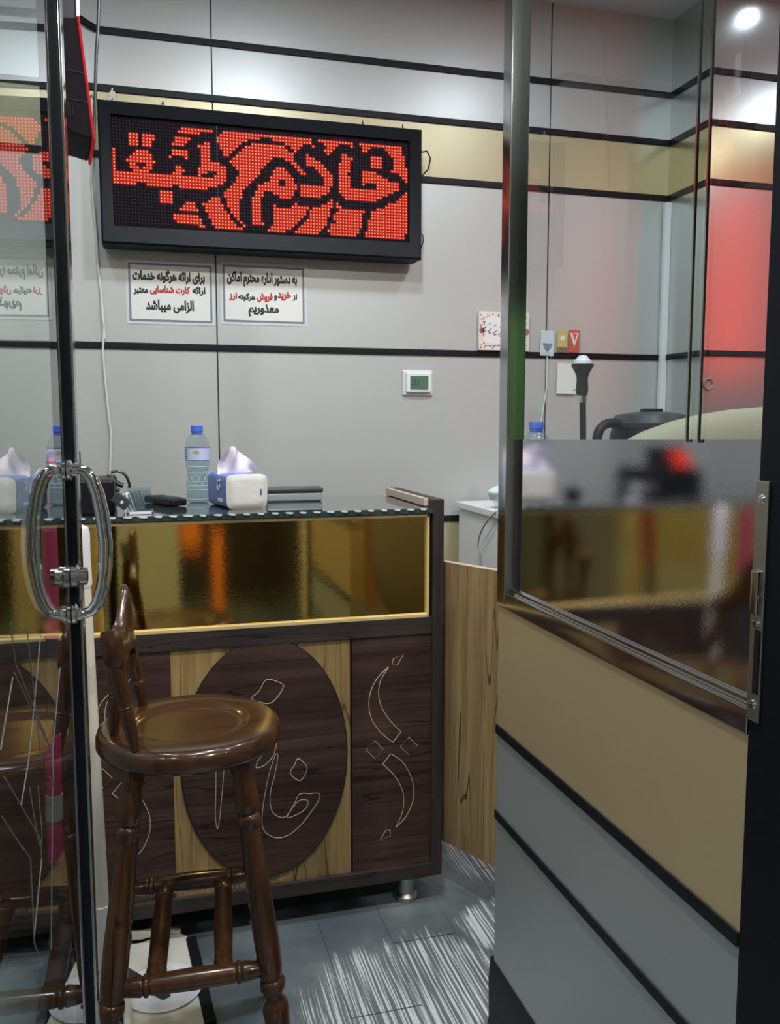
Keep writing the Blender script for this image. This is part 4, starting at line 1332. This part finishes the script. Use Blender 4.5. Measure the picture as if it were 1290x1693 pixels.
MB().grid(pillow(0.12, 0.06, 0.94, 0.68, 0.11, 0.445, 0.72, 0.012), 48, 28, True).capped().build('backrest', M['beige'], ac, world=False, angle=80)
MB().grid(pillow(0.02, -0.20, 0.50, 0.32, 0.29, 0.085), 40, 20, True).capped().build('seat', M['beige'], ac, world=False, angle=80)
for s in (-1, 1):
    MB().grid(pillow(s * 0.34, -0.16, 0.66, 0.05, 0.22, 0.05), 28, 16, True).capped().build('armrest', M['beige'], ac, world=False, angle=80)
    MB().tube([(s * 0.34, -0.15, 0.62), (s * 0.30, -0.15, 0.50)], 0.02, 10).build('arm_support', M['blackp'], ac, world=False)
MB().tube([(0, -0.08, 0.10), (0, -0.08, 0.45)], 0.035, 16).build('column', M['dchrome'], ac, world=False)
for k in range(5):
    a_ = k * 2 * PI / 5 + 0.3
    MB().tube([(0, -0.08, 0.10), (0.27 * math.cos(a_), -0.08 + 0.27 * math.sin(a_), 0.06)], [0.03, 0.018], 10).lathe([(0, 0), (0.022, 0.004), (0.026, 0.025), (0.022, 0.046), (0, 0.05)], 16, Matrix.Translation((0.27 * math.cos(a_), -0.08 + 0.27 * math.sin(a_), 0.0))).build('leg', M['blackp'], ac, world=False)

# red display whose light falls on the pillar from the front of the booth
rs = thing('window_sign', 'red lit window sign mirrored as a red glow on the grey pillar', 'sign', (3.42, 0.98, 1.62))
MB().box(2.50, 3.66, 0.92, 0.99, 1.55, 2.80, 0.004).build('cabinet', M['black'], rs)
for x0, x1 in ((2.66, 2.84), (3.30, 3.53)):
    MB().box(x0, x1, 0.988, 0.994, 1.62, 2.74).build('display', emit('red_display', (1.0, 0.045, 0.02), 5.5), rs)
for x_ in (2.7, 3.5):
    MB().tube([(x_, 0.955, 2.79), (x_, 0.955, 2.862)], 0.005, 8).build('hanger', M['steel'], rs)

# ================================================================== bar stool
so = thing('bar_stool', 'dark walnut bar stool with round seat, low carved back and turned legs', 'stool', (0.068, 1.745, 0), R(-2))
Lw = Matrix.Translation((0.068, 1.745, 0)) @ Matrix.Rotation(R(-2), 4, 'Z')
Li = Lw.inverted()
SR = 0.182
MB().lathe([(0, 0.700), (SR - 0.022, 0.700), (SR - 0.006, 0.706), (SR, 0.716), (SR, 0.732), (SR - 0.004, 0.744), (SR - 0.014, 0.750), (0.124, 0.7506), (0.117, 0.7498),
            (0.109, 0.7455), (0.102, 0.7425), (0.092, 0.7412), (0.05, 0.7405), (0, 0.7405)], 96).build('seat', M['seat_wood'], so, world=False, angle=50)


def turned(p0, p1, prof, n=22):
    """turned member from p0 to p1; prof: (fraction, radius)"""
    p0, p1 = Vector(p0), Vector(p1)
    L = (p1 - p0).length
    q = (p1 - p0).to_track_quat('Z', 'Y').to_matrix().to_4x4()
    return MB().lathe([(0, 0)] + [(r_, f * L) for f, r_ in prof] + [(0, L)], n, Matrix.Translation(p0) @ q)


# fractions run from the seat down
LEG = [(0, 0.016), (0.02, 0.0165), (0.06, 0.021), (0.105, 0.0245), (0.132, 0.022), (0.148, 0.0165), (0.154, 0.0215), (0.164, 0.0225), (0.174, 0.0215), (0.180, 0.0165), (0.192, 0.0175),
       (0.34, 0.0220), (0.50, 0.0250), (0.575, 0.0245), (0.605, 0.0225), (0.612, 0.0195), (0.619, 0.0245), (0.630, 0.0255), (0.642, 0.0245), (0.650, 0.0185), (0.668, 0.0175), (0.682, 0.0245),
       (0.700, 0.0265), (0.730, 0.0250), (0.85, 0.021), (1.0, 0.017)]
LT = 0.702


def legpos(sx, sy, z):
    f = (LT - z) / LT
    return Vector((-0.006 + sx * (0.100 + 0.080 * f), sy * (0.112 + 0.062 * f), z))


for sx in (-1, 1):
    for sy in (-1, 1):
        turned(legpos(sx, sy, LT), legpos(sx, sy, 0.0), LEG).build('leg', M['stool'], so, world=False, angle=60)
STR = [(0, 0.0105), (0.10, 0.0165), (0.17, 0.0195), (0.185, 0.0165), (0.195, 0.021), (0.215, 0.021), (0.225, 0.0165), (0.24, 0.0185), (0.5, 0.0205), (0.76, 0.0185), (0.775, 0.0165),
       (0.785, 0.021), (0.805, 0.021), (0.815, 0.0165), (0.83, 0.0195), (0.90, 0.0165), (1, 0.0105)]
for sy, zz in ((-1, 0.292), (1, 0.330)):
    turned(legpos(-1, sy, zz), legpos(1, sy, zz), STR).build('stretcher', M['stool'], so, world=False, angle=60)
MST = [(0, 0.0135), (0.08, 0.0185), (0.12, 0.0195), (0.13, 0.016), (0.16, 0.0185), (0.5, 0.0195), (0.80, 0.0180), (0.83, 0.0155), (0.84, 0.0195), (0.90, 0.0185), (1, 0.0120)]
for xx in (-0.068, 0.058):
    turned((xx - 0.008, legpos(1, -1, 0.292).y, 0.292), (xx + 0.008, legpos(1, 1, 0.33).y, 0.330), MST).build('stretcher', M['stool'], so, world=False, angle=60)
# carved back: three turned spindles under a bowed crest rail
BASES = [Vector((-0.036, 1.612, 0.748)), Vector((-0.076, 1.700, 0.748)), Vector((-0.023, 1.873, 0.748))]
TOPS = [Vector((-0.066, 1.602, 0.918)), Vector((-0.068, 1.690, 0.925)), Vector((-0.043, 1.855, 0.860))]
SPN = [(0, 0.0085), (0.10, 0.0100), (0.30, 0.0125), (0.42, 0.0135), (0.44, 0.0110), (0.47, 0.0145), (0.50, 0.0110), (0.60, 0.0140), (0.80, 0.0150), (1.0, 0.0115)]
for b, t in zip(BASES, TOPS):
    turned(Li @ b, Li @ (t + (t - b).normalized() * 0.012), SPN, 18).build('spindle', M['stool'], so, world=False, angle=60)


def crest(u, v):
    # u runs around the cross-section, v along the rail from the near end to the far end
    cx = -0.069 + 0.024 * min(1, v / 0.4)
    cy = 1.590 + 0.285 * v
    bottom = 0.912 - 0.055 * v + 0.030 * math.sin(v * PI)
    top = 0.980 - 0.070 * v + 0.092 * math.sin(min(1, max(0, (v - 0.14) / 0.72)) * PI) ** 2
    th = 0.0095 + 0.0095 * max(0, 1 - v / 0.28) ** 0.7 + 0.004 * max(0, (v - 0.8) / 0.2)
    a = u * 2 * PI
    k = 0.5
    c, s = math.cos(a), math.sin(a)
    return Li @ Vector((cx + th * math.copysign(abs(c) ** k, c) - 0.012 * (s * 0.5), cy, (top + bottom) / 2 + (top - bottom) / 2 * math.copysign(abs(s) ** k, s)))


cr_ = MB().grid(crest, 28, 40, True)
for v_ in (0.0, 1.0):
    cen = sum((crest(k / 28, v_) for k in range(28)), Vector()) / 28
    cr_.grid(lambda u, v, v_=v_, cen=cen: cen + (crest(u, v_) - cen) * (1 - v * 0.999) + (Li.to_3x3() @ Vector((0, (-0.008 if v_ == 0 else 0.008) * math.sin(v * PI / 2), 0))), 28, 5, True)
bmesh.ops.remove_doubles(cr_.bm, verts=list(cr_.bm.verts), dist=0.0002)
cr_.build('crest_rail', M['stool'], so, world=False, angle=75)

# ================================================================== brooms
du = thing('dustpan', 'white long-handled dustpan with a black lip, lying on the floor behind the bar stool', 'dustpan', (-0.03, 2.03, 0))
pan = [(-0.160, 1.975), (-0.085, 1.965), (-0.080, 1.84), (0.088, 1.845), (0.096, 1.86), (0.066, 2.205), (0.05, 2.222), (0.0, 2.226), (-0.05, 2.208), (-0.10, 2.21), (-0.16, 2.17)]
MB().prism(pan, lambda u, v, d: Vector((u, v, d)), 0.004, 0.012, 0.003).build('pan', M['cream'], du)
MB().tube([(0.07, 1.838, 0.016), (-0.03, 1.834, 0.02), (-0.074, 1.848, 0.025), (-0.080, 1.955, 0.03), (-0.158, 1.985, 0.05), (-0.160, 2.165, 0.05), (-0.10, 2.215, 0.035), (-0.05, 2.212, 0.03), (0.0, 2.230, 0.022), (0.05, 2.225, 0.016)], [0.007, 0.010, 0.010, 0.012, 0.018, 0.02, 0.014, 0.012, 0.010, 0.007], 12).build('rim', M['cream'], du)
MB().prism([(0.088, 1.850), (0.115, 1.852), (0.088, 2.195), (0.062, 2.190)], lambda u, v, d: Vector((u, v, d)), 0.001, 0.016, 0.002).build('lip', M['strip'], du)
MB().lathe([(0, 0.0121), (0.085, 0.0121), (0.092, 0.018), (0.088, 0.020), (0.08, 0.0145), (0, 0.0135)], 40, Matrix.Translation((0.002, 2.00, 0))).build('raised_ring', M['white'], du)
MB().prism([(-0.10, 2.12), (-0.005, 2.00), (0.018, 1.965), (0.0, 1.955), (-0.11, 2.09)], lambda u, v, d: Vector((u, v, d)), 0.012, 0.022, 0.002).build('hinge_bar', M['darkgrey'], du)
HB, HT = Vector((-0.128, 2.03, 0.06)), Vector((-0.146, 2.00, 1.125))
hd = (HT - HB).normalized()
MB().tube([HB + hd * 0.02, HB + hd * 0.10, HB + hd * 0.17], [0.024, 0.021, 0.0195], 18).build('socket', M['white'], du)
MB().tube([HB + hd * 0.15, HT - hd * 0.12], 0.0160, 18).build('handle', M['cream'], du)
MB().tube([HT - hd * 0.14, HT - hd * 0.13, HT - hd * 0.06, HT - hd * 0.02, HT - hd * 0.006, HT], [0.0165, 0.019, 0.0185, 0.020, 0.017, 0.006], 18).build('grip', M['white'], du)

br = thing('broom', 'broom with a magenta handle leaning behind the glass door', 'broom', (-0.22, 2.06, 0))
BB, BT = Vector((-0.235, 2.03, 0.10)), Vector((-0.205, 1.97, 1.12))
bdv = (BT - BB).normalized()
MB().tube([BB + bdv * 0.05, BT], 0.0125, 14).build('stick', M['darkgrey'], br)
MB().tube([BB + bdv * 0.26, BB + bdv * 0.56], 0.017, 16).build('lower_grip', M['magenta'], br)
MB().tube([BT - bdv * 0.24, BT], [0.0165, 0.0165], 16).build('upper_grip', M['magenta'], br)
MB().tube([BB + bdv * 0.36, BB + bdv * 0.42], 0.019, 16).build('clamp', M['grey'], br)
MB().box(-0.262, -0.208, 1.95, 2.17, 0.075, 0.115, 0.008).build('head', M['darkgrey'], br)
bs = MB()
for i in range(16):
    for j in range(3):
        x_, y_ = -0.248 + j * 0.013, 1.96 + i * 0.013
        bs.tube([(x_, y_, 0.08), (x_ + (j - 1) * 0.004, y_ + (i - 8) * 0.001, 0.002)], [0.0042, 0.003], 5)
o_ = bs.build('bristles', M['darkgrey'], br)
